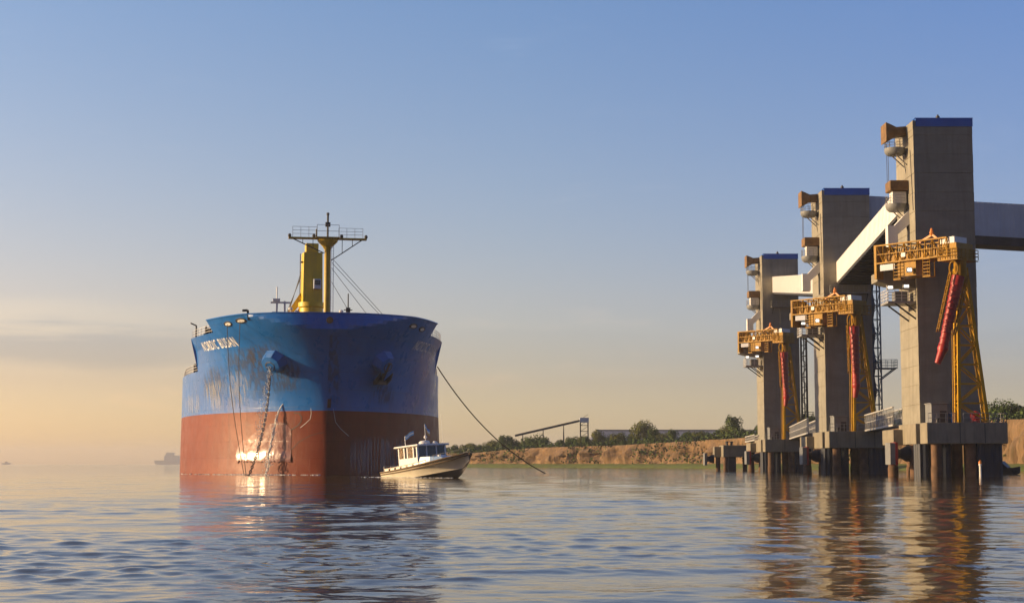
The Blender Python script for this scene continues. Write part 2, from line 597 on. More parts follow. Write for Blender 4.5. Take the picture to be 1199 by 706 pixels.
# ------------------------------------------------------------------ water
def water_material():
    m = bpy.data.materials.new('river_water')
    m.use_nodes = True
    n, l = m.node_tree.nodes, m.node_tree.links
    b = n['Principled BSDF']
    b.inputs['Base Color'].default_value = (0.080, 0.058, 0.022, 1)
    b.inputs['Roughness'].default_value = 0.04
    b.inputs['IOR'].default_value = 1.333
    t = n.new('ShaderNodeTexCoord')
    def nz(scale, detail, st=(1, 1, 1)):
        mp = n.new('ShaderNodeMapping')
        mp.inputs['Scale'].default_value = st
        mp.inputs['Rotation'].default_value = (0, 0, R(12))
        l.new(t.outputs['Object'], mp.inputs[0])
        x = n.new('ShaderNodeTexNoise')
        x.inputs['Scale'].default_value = scale
        x.inputs['Detail'].default_value = detail
        x.inputs['Roughness'].default_value = 0.5
        l.new(mp.outputs[0], x.inputs[0])
        return x.outputs[0]
    b1 = n.new('ShaderNodeBump')
    b1.inputs['Strength'].default_value = 1.0
    b1.inputs['Distance'].default_value = 0.042
    l.new(nz(0.9, 2, (0.8, 1.2, 1)), b1.inputs['Height'])
    b0 = n.new('ShaderNodeBump')
    b0.inputs['Strength'].default_value = 1.0
    b0.inputs['Distance'].default_value = 0.16
    l.new(nz(0.33, 2, (0.7, 1.2, 1)), b0.inputs['Height'])
    # the modelled waves end about 250 m out; from there on the swell is carried by this bump
    cd = n.new('ShaderNodeVectorMath')
    cd.operation = 'LENGTH'
    l.new(t.outputs['Object'], cd.inputs[0])
    mr = n.new('ShaderNodeMapRange')
    mr.inputs[1].default_value = 40
    mr.inputs[2].default_value = 320
    l.new(cd.outputs['Value'], mr.inputs[0])
    l.new(mr.outputs[0], b0.inputs['Strength'])
    mr1 = n.new('ShaderNodeMapRange')
    mr1.inputs[1].default_value = 18
    mr1.inputs[2].default_value = 110
    mr1.inputs[3].default_value = 0.45
    mr1.inputs[4].default_value = 1.0
    l.new(cd.outputs['Value'], mr1.inputs[0])
    l.new(mr1.outputs[0], b1.inputs['Strength'])
    l.new(b0.outputs[0], b1.inputs['Normal'])
    b2 = n.new('ShaderNodeBump')
    b2.inputs['Strength'].default_value = 1.0
    b2.inputs['Distance'].default_value = 0.007
    l.new(nz(4.2, 4), b2.inputs['Height'])
    l.new(b1.outputs[0], b2.inputs['Normal'])
    l.new(b2.outputs[0], b.inputs['Normal'])
    return m


def build_water():
    ang = np.concatenate([np.linspace(-180, -46, 20, endpoint=False), np.linspace(-46, -27, 40, endpoint=False),
                          np.linspace(-27, 27, 560, endpoint=False), np.linspace(27, 46, 40, endpoint=False), np.linspace(46, 180, 20, endpoint=False)])
    rad = [0.6, 2, 4, 6, 8, 10]
    r = 10.0
    while r < 330:
        r *= 1.004 if r < 70 else 1.0065
        rad.append(r)
    while r < 6400:
        r *= 1.09
        rad.append(min(r, 6400))
    rad = np.array(rad)
    A, RR = np.meshgrid(np.radians(ang), rad)
    X, Y = RR * np.sin(A), RR * np.cos(A)
    Z = np.zeros_like(X)
    cell = RR * np.where(RR < 70, 0.004, 0.0065)
    rng = np.random.default_rng(5)
    # gusts: short ripples come and go in patches, the longer waves run through everywhere
    gust = np.zeros_like(X)
    for i in range(14):
        k = 2 * math.pi / (5 + 22 * rng.random())
        th = rng.random() * math.pi
        gust += np.sin(k * (0.6 * X * math.cos(th) + Y * math.sin(th)) + rng.random() * 6.283)
    gust = np.clip(0.9 + 0.24 * gust, 0.3, 1.6)
    for i in range(110):
        lam = 0.28 * (4.8 / 0.28) ** rng.random()
        th = rng.normal(math.pi * 0.53, 0.5 if lam > 1.5 else 0.75)
        k = 2 * math.pi / lam
        amp = 0.0014 * lam ** 0.55
        ph = rng.random() * 6.283
        fade = np.clip((lam / (4.0 * cell)) - 0.4, 0, 1)
        w = np.sin(k * (X * math.cos(th) + Y * math.sin(th)) + ph)
        if lam < 1.3:
            w = w * gust * 1.25
        Z += fade * amp * w
    # crests are sharper than troughs
    sd_z = 0.016
    Z = Z + 0.16 * np.minimum(Z * Z / sd_z, 0.06)
    Z *= np.clip((340 - RR) / 120, 0, 1)
    nr, na = X.shape
    verts = np.stack([X.ravel(), Y.ravel(), Z.ravel()], 1)
    idx = np.arange(nr * na).reshape(nr, na)
    nxt = np.roll(idx, -1, 1)
    quads = np.stack([idx[:-1].ravel(), nxt[:-1].ravel(), nxt[1:].ravel(), idx[1:].ravel()], 1)
    quads = quads[:, ::-1]
    me = bpy.data.meshes.new('water')
    nq = len(quads)
    me.vertices.add(len(verts))
    me.vertices.foreach_set('co', verts.astype(np.float32).ravel())
    me.loops.add(nq * 4 + na)
    me.loops.foreach_set('vertex_index', np.concatenate([quads.ravel(), idx[0]]).astype(np.int32))
    me.polygons.add(nq + 1)
    me.polygons.foreach_set('loop_start', np.concatenate([np.arange(nq) * 4, [nq * 4]]).astype(np.int32))
    me.update(calc_edges=True)
    me.validate()
    if me.polygons[nq // 2].normal.z < 0:
        me.flip_normals()
    me.polygons.foreach_set('use_smooth', [True] * len(me.polygons))
    me.materials.append(water_material())
    o = bpy.data.objects.new('water', me)
    COL.objects.link(o)
    struct(o)


build_water()

# ------------------------------------------------------------------ land: bank, cliff, plateau
SHORE = [(-420, 2600), (-230, 1500), (-110, 1020), (-55, 830), (-16, 725), (33, 640), (67, 560), (76, 480), (95, 400), (110, 352), (150, 300), (215, 245), (300, 200), (430, 150)]


def smooth_path(pts, n):
    P_ = [Vector((a, b, 0)) for a, b in pts]
    d = [0]
    for a, b in zip(P_[:-1], P_[1:]):
        d.append(d[-1] + (b - a).length)
    out = []
    for i in range(n + 1):
        t = d[-1] * i / n
        k = 0
        while k < len(d) - 2 and t > d[k + 1]:
            k += 1
        f = (t - d[k]) / (d[k + 1] - d[k])
        p0, p1, p2, p3 = P_[max(0, k - 1)], P_[k], P_[k + 1], P_[min(len(P_) - 1, k + 2)]
        out.append(0.5 * (2 * p1 + (p2 - p0) * f + (2 * p0 - 5 * p1 + 4 * p2 - p3) * f * f + (3 * p1 - p0 - 3 * p2 + p3) * f ** 3))
    return out


NS = 2600
shore = smooth_path(SHORE, NS)
inland = []
for i in range(NS + 1):
    a, b = shore[max(0, i - 12)], shore[min(NS, i + 12)]
    d = (b - a).normalized()
    n = Vector((-d.y, d.x, 0))
    inland.append(n if n.dot(Vector((0.5, 0.6, 0))) > 0 else -n)


def cliff_h(y):
    return 6.8 + 4.8 * max(0.0, min(1.0, (760 - y) / 260.0))


def fb(p, o=4):
    return noise.fractal(p, 1.0, 2.0, o, noise_basis='PERLIN_ORIGINAL')


def land_point(i, k):
    """k: (offset inland, height) rows of the shore profile with gullies"""
    p, n = shore[i], inland[i]
    h = cliff_h(p.y) + 0.9 * fb(Vector((i * 0.012, 3.1, 0)))
    g = fb(Vector((p.x * 0.11, p.y * 0.11, 0.5)), 5)
    g2 = fb(Vector((p.x * 0.25, p.y * 0.25, k * 0.35)), 4)
    return p, n, h, g, g2


bank = MB()
cliff = MB()
plate = MB()
rowsB = [(0, -0.6), (2.5, 0.45), (6, 1.0), (11, 1.6)]
CL = [0.0, 0.12, 0.25, 0.38, 0.5, 0.62, 0.74, 0.86, 0.95, 1.0]
bv, cv, pv = [], [], []
for i in range(NS + 1):
    p, n, h, g, g2 = land_point(i, 0)
    wob = 1.2 * fb(Vector((i * 0.03, 9.0, 0)))
    r = []
    for j, (o_, z_) in enumerate(rowsB):
        r.append(p + n * (o_ + wob * (j < 3)) + Vector((0, 0, z_ + (0.25 * fb(Vector((p.x * 0.3, p.y * 0.3, j))) if j else 0))))
    bv += r
    c = []
    talus = 0.5 + 0.5 * fb(Vector((i * 0.016, 5.0, 0)))
    for j, t in enumerate(CL):
        _, _, _, _, g2 = land_point(i, j)
        # gullies cut deepest half way up; lower third is a sloping talus
        off = 10.5 + (3.2 * t if t < 0.4 else 1.28 + (t - 0.4) * (1.4 + 3 * max(0, talus)))
        amp = math.sin(math.pi * min(1.0, t * 1.05)) * 0.9 + 0.25
        off += amp * (4.2 * g + 2.4 * g2)
        c.append(p + n * off + Vector((0, 0, 1.5 + (h - 1.5) * t + 0.25 * g2 * (0 < t < 1))))
    cv += c
    top = c[-1]
    q = []
    for j, dd in enumerate((0, 3, 12, 60, 240, 800)):
        q.append(top + n * dd + Vector((0, 0, 0.3 * (j > 0))))
    pv += q


def grid_faces(nr, nc):
    return [(a * nc + b, a * nc + b + 1, (a + 1) * nc + b + 1, (a + 1) * nc + b) for a in range(nr - 1) for b in range(nc - 1)]


bank.add(bv, grid_faces(NS + 1, len(rowsB)))
cliff.add(cv, grid_faces(NS + 1, len(CL)))
plate.add(pv, grid_faces(NS + 1, 6))
M['earth'] = mat('earth', (0.20, 0.122, 0.058), 0.95, var=0.5, scale=0.22, detail=8, bump=1.0, bscale=0.8, bdist=0.6, streak=1, dirt=(0.07, 0.055, 0.022), dirt_amt=0.95, stretch=(1, 1, 0.3))  # dark vertical streaks put gully shade into the earth colour
M['grass'] = mat('grass', (0.12, 0.155, 0.016), 0.95, var=0.4, scale=0.35, detail=8, bump=0.6, bscale=3, dirt=(0.14, 0.10, 0.04), dirt_amt=0.7)
M['field'] = mat('dry_field', (0.09, 0.085, 0.03), 0.95, var=0.3, scale=0.2)
struct(bank.build('grass_bank', M['grass'], smooth=True, angle=60))
struct(cliff.build('cliff', M['earth'], smooth=True, angle=50))
struct(plate.build('plateau', M['field']))


# ------------------------------------------------------------------ trees
def crown_mesh(name, seed, w, h, blobs, n_leaf, leaf, m):
    rnd = random.Random(seed)
    mb = MB()
    cs = []
    for b in range(blobs):
        a = rnd.random() * 6.283
        rr = (rnd.random() ** 0.6) * w * 0.36
        cz = h * (0.34 + 0.48 * rnd.random())
        cs.append((Vector((rr * math.cos(a), rr * math.sin(a), cz)), w * (0.17 + 0.13 * rnd.random()) * (1.15 - 0.5 * abs(cz / h - 0.5))))
    for c, r in cs:
        for k in range(n_leaf // blobs):
            d = Vector((rnd.gauss(0, 1), rnd.gauss(0, 1), rnd.gauss(0, 0.85))).normalized()
            p = c + d * r * (0.55 + 0.55 * rnd.random() ** 0.5)
            s = leaf * (0.6 + 0.8 * rnd.random())
            nn = (d + Vector((rnd.gauss(0, 0.5), rnd.gauss(0, 0.5), rnd.gauss(0, 0.5)))).normalized()
            u = nn.orthogonal().normalized()
            u.rotate(Matrix.Rotation(rnd.random() * 6.283, 3, nn))
            v = nn.cross(u)
            mb.add([p - u * s - v * s * 0.5, p + u * s * 0.2 - v * s * 0.6, p + u * s + v * s * 0.3, p - u * s * 0.1 + v * s * 0.7], [(0, 1, 2, 3)])
    me = bpy.data.meshes.new(name)
    me.from_pydata([tuple(p) for p in mb.v], [], mb.f)
    me.materials.append(m)
    return me


def trunk_mesh(name, seed, w, h):
    rnd = random.Random(seed)
    mb = MB()
    top = Vector((rnd.uniform(-.2, .2) * w * 0.3, rnd.uniform(-.2, .2) * w * 0.3, h * 0.62))
    mb.path([(0, 0, -0.6), top * 0.4, top], 0.2, 7, radii=[0.035 * h, 0.026 * h, 0.012 * h])
    for k in range(5):
        a = k * 1.3 + rnd.random()
        s = top * (0.4 + 0.12 * k)
        mb.path([s, s + Vector((math.cos(a) * w * 0.17, math.sin(a) * w * 0.17, h * 0.12)), s + Vector((math.cos(a) * w * 0.3, math.sin(a) * w * 0.3, h * 0.25))], 0.1, 5, radii=[0.014 * h, 0.01 * h, 0.004 * h])
    me = bpy.data.meshes.new(name)
    me.from_pydata([tuple(p) for p in mb.v], [], mb.f)
    me.materials.append(M['bark'])
    return me


CROWNS = []
for k in range(7):
    w, h = (7.0 + (k % 3) * 1.2, 5.6 + (k % 4) * 0.8)
    CROWNS.append((crown_mesh('crown', 100 + k, w, h, 9 + k % 4, 1500, 0.30, [M['leaf'], M['leaf_dark'], M['leaf_warm']][k % 3]), trunk_mesh('trunk', 200 + k, w, h)))


def tree(loc, s, k, label, group=None, rz=0.0, sz=1.0, name='tree'):
    root = empty(name, loc, rz)
    tag(root, label, 'tree', group)
    for nm, me in (('crown', CROWNS[k][0]), ('trunk', CROWNS[k][1])):
        o = bpy.data.objects.new(nm, me)
        COL.objects.link(o)
        o.parent = root
        o.scale = (s, s, s * sz)
    return root


def shore_at_px(px):
    best, bi = 1e9, 0
    for i in range(0, NS + 1, 2):
        p = shore[i] + inland[i] * 13
        if p.y < 60:
            continue
        d = abs(599.5 + F_PX * p.x / p.y - px)
        if d < best:
            best, bi = d, i
    return bi


rt = random.Random(11)
n_t = 0
px = 300.0
while px < 1330:
    i = shore_at_px(px)
    back = 16 + rt.random() * 16
    b = shore[i] + inland[i] * back
    z = cliff_h(shore[i].y) + 0.1
    s = 0.46 + 0.36 * rt.random()
    if 560 < px < 605 or 845 < px < 905:
        s *= 1.25
    right = px > 1100
    if px > 1040:
        s *= 0.95
    label = 'bushy green tree on the cliff top behind the nearest tower' if right else 'bushy green tree in the long row along the cliff top'
    tree((b.x, b.y, z), s, rt.randrange(7), label, 'trees on the cliff behind the nearest tower' if right else 'trees in the row along the cliff top', rt.random() * 6.28, 0.8 + 0.35 * rt.random(), 'bushy_tree')
    n_t += 1
    px += (3.4 + 4.0 * rt.random()) * (1.0 if px < 900 else 1.3)
# the trees that stand out of the row
i = shore_at_px(755)
b = shore[i] + inland[i] * 50
tree((P(753, 512, b.y).x, b.y, 9.6), 1.15, 2, 'tall round tree rising above the others before the long warehouse roof', None, 0.5, 1.15, 'round_tree')
i = shore_at_px(595)
b = shore[i] + inland[i] * 24
tree((P(594, 512, b.y).x, b.y, 8.2), 1.0, 4, 'broad tree at the foot of the inclined conveyor', None, 1.5, 1.0, 'broad_tree')

# undergrowth on the cliff edge and in the gullies: nobody could count it
ug = MB()
ru = random.Random(3)
for i in range(260, NS - 60):
    for k in range(8):
        p, n = shore[i], inland[i]
        h = cliff_h(p.y)
        if ru.random() < 0.22:
            t = ru.random()
            clump = fb(Vector((i * 0.02, 1.0, 7.0)))
            if clump < -0.02:
                continue
            base = p + n * (9.5 + 3 * t) + Vector((0, 0, 1.1 + (h - 1.1) * t))
        else:
            base = p + n * (13.0 + 14 * ru.random()) + Vector((0, 0, h + 0.2))
        for q in range(5):
            c = base + Vector((ru.gauss(0, 0.7), ru.gauss(0, 0.7), abs(ru.gauss(0, 1.0))))
            s = 0.28 + 0.3 * ru.random()
            u = Vector((ru.gauss(0, 1), ru.gauss(0, 1), ru.gauss(0, 1))).normalized()
            v = u.orthogonal()
            ug.add([c - u * s, c - v * s * 0.6, c + u * s, c + v * s * 0.6], [(0, 1, 2, 3)])
me = bpy.data.meshes.new('undergrowth')
me.from_pydata([tuple(p) for p in ug.v], [], ug.f)
me.materials.append(M['leaf'])
o = bpy.data.objects.new('undergrowth', me)
COL.objects.link(o)
tag(o, 'green undergrowth and low scrub covering the cliff edge', 'undergrowth', kind='stuff')

# ------------------------------------------------------------------ warehouse and inclined conveyor inland
wh = empty('warehouse', (P(690, 515, 800).x, 800, 8.0))
tag(wh, 'long grey roofed warehouse beyond the trees on the cliff', 'warehouse')
W_L, W_D, W_E, W_R = 118.0, 44.0, 4.5, 10.2
mb = MB()
mb.add([(0, 0, W_E), (W_L, 0, W_E), (W_L - 6, W_D / 2, W_R), (5, W_D / 2, W_R), (0, W_D, W_E), (W_L, W_D, W_E)], [(0, 1, 2, 3), (3, 2, 5, 4), (0, 3, 4), (1, 5, 2)])
roof = mb.build('roof', M['roof_grey'], wh)
mb = MB()
mb.box((4.5, W_D / 2 - 0.6, W_R - 0.1), (W_L - 6, W_D / 2 + 0.6, W_R + 0.5))
mb.build('ridge_vent', M['roof_grey'], roof)
mb = MB()
mb.box((0.4, 0.4, 0), (W_L - 0.4, W_D - 0.4, W_E))
mb.build('wall', M['gallery_grey'], wh)

cvy = empty('inclined_conveyor', P(604, 512, 770))
tag(cvy, 'inclined conveyor on thin legs climbing to a small tower beside the warehouse', 'conveyor')
o0 = Vector(cvy.location)
a, b = P(603, 510, 770) - o0, P(681, 492, 770) - o0
mb = MB()
mb.beam(a, b, 1.8, 1.0)
mb.build('conveyor_gallery', M['dark_steel'], cvy)
for px_ in (612, 636, 660):
    t = (px_ - 603) / 78
    q = a.lerp(b, t)
    mb = MB()
    mb.beam(q - Vector((0, 0, 0.4)), Vector((q.x - 0.3, q.y, 8.5 - o0.z)), 0.35)
    mb.beam(q - Vector((0, -1.2, 0.4)), Vector((q.x + 0.3, q.y + 1.2, 8.5 - o0.z)), 0.35)
    mb.build('leg', M['dark_steel'], cvy)
mb = MB()
c = P(684, 489, 770) - o0
for sx in (-1.8, 1.8):
    for sy in (-1.8, 1.8):
        mb.beam((c.x + sx, sy, 8.3 - o0.z), (c.x + sx, sy, c.z), 0.4)
for k in range(6):
    z = 8.5 - o0.z + k * (c.z - 8.5 + o0.z) / 5.3
    for sy in (-1.8, 1.8):
        mb.beam((c.x - 1.8, sy, z), (c.x + 1.8, sy, z), 0.22)
        mb.beam((c.x - 1.8, sy, z), (c.x + 1.8, sy, z + 2.4), 0.16)
mb.build('head_tower', M['dark_steel'], cvy)
mb = MB()
mb.box((c.x - 2.1, -2.1, c.z - 2.2), (c.x + 2.1, 2.1, c.z))
mb.build('head_house', M['gallery_grey'], cvy)

# ------------------------------------------------------------------ the three loading berths
T_W, T_D, T_H, DECK = 7.4, 9.2, 44.5, 6.4
BERTHS = [(50.2, 200.0), (48.7, 252.0), (51.5, 332.0)]
ORD = ['nearest', 'middle', 'farthest']


def make_tower():
    t = empty('concrete_tower', (0, 0, 0))
    mb = MB()
    # shaft with form-work bands standing 2 cm proud in turn
    z = DECK
    k = 0
    while z < T_H - 1.0:
        z1 = min(z + 2.4, T_H - 1.0)
        d = 0.012 if k % 2 else 0.0
        mb.box((-d, -d, z + 0.03), (T_W + d, T_D + d, z1 - 0.03))
        z = z1
        k += 1
    mb.box((0.05, 0.05, DECK), (T_W - 0.05, T_D - 0.05, T_H - 1.0))
    mb.build('shaft', M['concrete'], t)
    mb = MB()
    mb.box((0.35, -0.06, T_H - 1.0), (T_W + 0.07, T_D + 0.06, T_H))
    mb.box((0.25, -0.02, T_H), (T_W + 0.12, T_D + 0.1, T_H + 0.1))
    mb.build('roof_band', M['blue_cap'], t)
    mb = MB()
    mb.box((-0.05, -0.05, T_H - 1.3), (0.33, T_D + 0.05, T_H - 0.25))
    mb.build('parapet', M['concrete'], t)
    mb = MB()
    mb.tube((3.4, 1.0, T_H + 0.1), (3.4, 1.0, T_H + 0.5), 0.25, 10)
    mb.tube((3.4, 1.0, T_H + 0.5), (3.4, 1.0, T_H + 0.7), 0.12, 8)
    mb.build('roof_lamp', M['dark_steel'], t)
    # hooded winch head at the top
    mb = MB()
    def sec(x, z0, z1, y0, y1):
        return [(x, y0, z0), (x, y1, z0), (x, y1, z1), (x, y0, z1)]
    mb.rings([sec(0.0, 43.1, 44.2, 3.2, 5.0), sec(-1.3, 43.0, 44.1, 3.2, 5.0), sec(-2.0, 42.6, 44.35, 2.9, 5.3), sec(-2.75, 42.2, 44.6, 2.6, 5.6)])
    mb.build('winch_hood', M['rust'], t)

    def balcony(z, name, drum):
        mb = MB()
        mb.lathe((-1.35, 4.1, z), [(0.5, -0.8), (0.95, -0.72), (1.25, -0.45), (1.35, -0.1), (1.35, 0.18)], 16)
        mb.box((-1.2, 3.4, z - 0.25), (0, 4.8, z - 0.05))
        b_ = mb.build(name, M['fender_grey'], t, smooth=True)
        mb = MB()
        pts = [(-1.35 + 1.3 * math.cos(a), 4.1 + 1.3 * math.sin(a), z + 0.18) for a in [R(45 + 30 * q) for q in range(10)]]
        mb.rail(pts, 1.05, 0.7, 0.03, 3)
        mb.build('railing', M['steel'], b_)
        mb = MB()
        for y in (3.3, 4.9):
            mb.beam((-1.9, y, z - 0.3), (0, y, z - 2.1), 0.13)
        mb.beam((-0.4, 4.1, z - 0.5), (0.0, 4.1, z - 3.1), 0.1)
        mb.build('bracket_strut', M['steel'], b_)
        if drum:
            mb = MB()
            mb.bbox((-2.0, 3.3, z + 0.18), (-0.2, 4.9, z + 1.75), 0.06)
            mb.build('winch_housing', M['white'], b_)
    balcony(41.3, 'upper_balcony', False)
    balcony(34.1, 'lower_balcony', True)
    mb = MB()
    mb.bbox((-2.4, 2.8, 35.9), (0, 5.4, 37.2), 0.08)
    mb.build('winch_box', M['rust'], t)
    mb = MB()
    for y in (3.6, 4.4):
        mb.tube((-2.35, y, 42.2), (-2.35, y, 37.1), 0.035, 5)
    mb.tube((-0.05, 1.6, 40.8), (-0.05, 0.7, 33.0), 0.05, 5)
    mb.build('hoist_rope', M['wire'], t)
    # elbow chute from the gallery down to the boom
    mb = MB()
    poly = [(0, 33.4), (0, 31.6), (-1.5, 30.3), (-1.5, 28.7), (-2.75, 28.7), (-2.75, 31.4), (-1.9, 31.4)]
    mb.extrude(poly, 2.9, 4.3, lambda a, b, d: (a, d, b))
    mb.build('elbow_chute', M['white'], t)
    # cantilever bracket and the service platform under it
    mb = MB()
    mb.rings([sec(0, 23.3, 25.6, 0.8, 4.2), sec(-3.2, 23.7, 25.5, 0.8, 4.2), sec(-4.7, 24.1, 25.2, 0.8, 4.2)])
    mb.build('bracket', M['concrete'], t)
    mb = MB()
    mb.box((-3.5, 0.5, 21.35), (0, 4.6, 21.6))
    sp = mb.build('service_platform', M['steel'], t)
    mb = MB()
    mb.rail([(-0.1, 0.55, 21.6), (-3.45, 0.55, 21.6), (-3.45, 4.55, 21.6), (-0.1, 4.55, 21.6)], 1.5, 0.8, 0.035, 4)
    mb.build('railing', M['white'], sp)
    mb = MB()
    mb.bbox((-2.3, 1.9, 21.6), (-0.7, 3.6, 23.0), 0.05)
    mb.build('control_cabinet', M['fender_grey'], sp)
    mb = MB()
    for y in (0.8, 4.3):
        mb.beam((-2.6, y, 21.35), (0, y, 19.4), 0.18)
        mb.beam((-1.3, y, 21.35), (0, y, 20.3), 0.14)
    mb.build('strut', M['dark_steel'], sp)
    for (x, y, z) in ((-3.2, 0.55, 23.3), (-1.2, 0.55, 23.45)):
        mb = MB()
        mb.box((x - 0.42, y - 0.12, z - 0.28), (x + 0.42, y + 0.25, z + 0.28))
        l_ = mb.build('floodlight', M['steel'], t)
        mb = MB()
        mb.box((x - 0.3, y - 0.17, z - 0.16), (x + 0.3, y - 0.122, z + 0.16))
        mb.build('lens', M['lamp'], l_)
    # conduits down the front
    mb = MB()
    mb.tube((T_W + 0.06, 0.5, DECK), (T_W + 0.06, 0.5, 43.2), 0.06, 6)
    mb.build('conduit', M['steel'], t)
    mb = MB()
    mb.tube((T_W + 0.06, 0.8, DECK), (T_W + 0.06, 0.8, 43.2), 0.05, 6)
    mb.build('conduit', M['steel'], t)
    return t


def make_loader():
    """yellow boom at the front corner of a tower with its red telescopic spout"""
    t = empty('ship_loader', (0, 0, 0))
    far, near = Vector((-4.9, 0.0, 0)), Vector((1.7, -8.0, 0))
    ax = (near - far).normalized()
    rt_ = Vector((-ax.y, ax.x, 0))
    L = (near - far).length
    WB = 3.2
    z0, z1 = 26.2, 28.4
    def q(u, w, z):
        p = far + ax * u + rt_ * w
        return Vector((p.x, p.y, z))
    mb = MB()
    for w in (0.0, WB):
        for z in (z0, z1, z0 + 1.1):
            mb.beam(q(0, w, z), q(L, w, z), 0.17 if z != z0 + 1.1 else 0.1)
        n = 10
        for k in range(n + 1):
            u = L * k / n
            mb.beam(q(u, w, z0), q(u, w, z1), 0.13)
            if k < n:
                a_, b_ = (z0, z1) if k % 2 else (z1, z0)
                mb.beam(q(u, w, a_), q(u + L / n, w, b_), 0.09)
    for k in range(6):
        for z in (z0, z1):
            mb.beam(q(L * k / 5, 0, z), q(L * k / 5, WB, z), 0.13)
    mb.build('boom_truss', M['yellow'], t)
    mb = MB()
    def obox(u0, u1, w0, w1, za, zb):
        mb.rings([[q(u0, w0, za), q(u1, w0, za), q(u1, w1, za), q(u0, w1, za)], [q(u0, w0, zb), q(u1, w0, zb), q(u1, w1, zb), q(u0, w1, zb)]])
    obox(0.8, L - 1.6, 0.5, WB - 0.5, z0 + 0.12, z0 + 1.25)
    mb.build('belt_trough', M['yellow'], t)
    mb = MB()
    for k in range(7):
        u = 1.3 + k * 1.1
        obox(u, u + 0.45, 0.38, 0.48, z0 + 0.3, z0 + 1.5)
    mb.build('trough_rib', M['yellow'], t)
    mb = MB()
    obox(0.1, L - 1.6, 0.1, WB - 0.1, z0 - 0.06, z0 + 0.06)
    mb.build('walkway', M['yellow'], t)
    mb = MB()
    obox(L - 1.5, L + 1.2, 0.15, WB + 0.3, z0 - 0.5, z0 + 1.5)
    mb.build('head_house', M['yellow'], t)
    mb = MB()
    obox(L - 1.2, L + 0.9, 0.2, WB - 0.5, z0 + 1.5, z0 + 2.25)
    mb.build('motor_cover', M['white'], t)
    mb = MB()
    mb.rail([q(L - 1.3, -0.1, z0 - 0.4), q(L + 1.5, -0.1, z0 - 0.4), q(L + 1.5, WB + 0.9, z0 - 0.4), q(L - 1.3, WB + 0.9, z0 - 0.4)], 1.2, 0.8, 0.05, 3)
    obox(L - 1.3, L + 1.5, -0.1, WB + 0.9, z0 - 0.58, z0 - 0.47)
    mb.build('head_walkway', M['yellow'], t)
    mb = MB()
    obox(-0.35, 0.0, -0.1, WB, z0 - 1.9, z1 + 0.1)
    mb.build('end_plate', M['yellow'], t)
    mb = MB()
    obox(0.4, 2.6, 0.1, 1.8, z0 - 0.95, z0 - 0.2)
    mb.build('pale_panel', M['pale_glass'], t)
    mb = MB()
    obox(2.8, 5.6, 0.3, WB - 0.2, z0 - 1.9, z0 - 0.08)
    mb.build('slewing_gear', M['yellow'], t)
    for u in (2.55, 6.9):
        mb = MB()
        for w in (-0.05, 0.9):
            mb.beam(q(u, w, z0 - 2.2), q(u, w, z0), 0.09)
            mb.beam(q(u + 1.0, w, z0 - 2.2), q(u + 1.0, w, z0), 0.09)
        for k in range(6):
            mb.beam(q(u, -0.05, z0 - 2.1 + 0.4 * k), q(u + 1.0, -0.05, z0 - 2.1 + 0.4 * k), 0.07)
            mb.beam(q(u, 0.9, z0 - 2.1 + 0.4 * k), q(u, -0.05, z0 - 2.1 + 0.4 * k), 0.07)
        obox(u - 0.05, u + 1.05, -0.1, 0.95, z0 - 2.3, z0 - 2.2)
        mb.build('ladder_cage', M['yellow'], t)
    mb = MB()
    obox(3.8, 4.4, -0.16, -0.1, z0 + 0.45, z0 + 0.95)
    mb.build('sign_plate', M['white'], t)
    mb = MB()
    mb.beam(q(5.2, WB / 2, z1), q(7.2, WB / 2, z1 + 0.8), 0.25)
    mb.beam(q(7.2, WB / 2, z1 + 0.8), q(8.2, WB / 2, z1), 0.25)
    mb.lathe(q(7.1, WB / 2, z1 + 0.7), [(0.18, 0), (0.3, 0.3), (0.12, 0.9)], 8)
    mb.build('stay_bracket', M['orange'], t)
    for (u, w) in ((5.0, -0.2),):
        c = q(u, w, z0 - 1.25 if u > 2 else z1 - 0.5)
        mb = MB()
        mb.box((c.x - 0.35, c.y - 0.15, c.z - 0.3), (c.x + 0.35, c.y + 0.2, c.z + 0.3))
        l_ = mb.build('floodlight', M['steel'], t)
        mb = MB()
        mb.box((c.x - 0.24, c.y - 0.2, c.z - 0.2), (c.x + 0.24, c.y - 0.152, c.z + 0.2))
        mb.build('lens', M['lamp'], l_)
    # pivot column and sheave
    mb = MB()
    mb.lathe((3.3, -7.6, 22.9), [(0.55, 0), (0.75, 0.3), (0.75, 2.6), (0.95, 3.0)], 16)
    mb.build('pivot_column', M['yellow'], t, smooth=True)
    mb = MB()
    for k in range(20):
        a0, a1 = 2 * math.pi * k / 20, 2 * math.pi * (k + 1) / 20
        c = Vector((2.35, -8.3, 24.6))
        e = Vector((0.5, 0, 0.86 * 0))
        def rp(a):
            return c + Vector((0.42 * math.cos(a), -0.25 * math.cos(a), 0.88 * math.sin(a)))
        mb.tube(rp(a0), rp(a1), 0.13, 6)
    mb.build('sheave', M['yellow'], t)
    # red telescopic spout, hangs from its own pivot
    sp = MB()
    prof = [(0.4, 0.2), (0.76, 0.1), (0.76, -1.2)]
    z = -1.2
    k = 0
    while z > -8.6:
        w_ = 0.67 - 0.014 * k
        prof += [(w_, z - 0.02), (w_, z - 0.66), (w_ + 0.085, z - 0.68), (w_ + 0.085, z - 0.78)]
        z -= 0.8
        k += 1
    prof += [(0.48, z - 0.05), (0.46, z - 0.5)]
    sp.lathe((0, 0, 0), prof, 16)
    s = sp.build('spout', M['red'], t, smooth=True)
    s.location = (2.85, -8.3, 23.6)
    s.scale = (1, 1, 0.91)
    mb = MB()
    mb.lathe((0, 0, 0), [(0.6, -9.3), (0.66, -9.7), (0.45, -10.3)], 14)
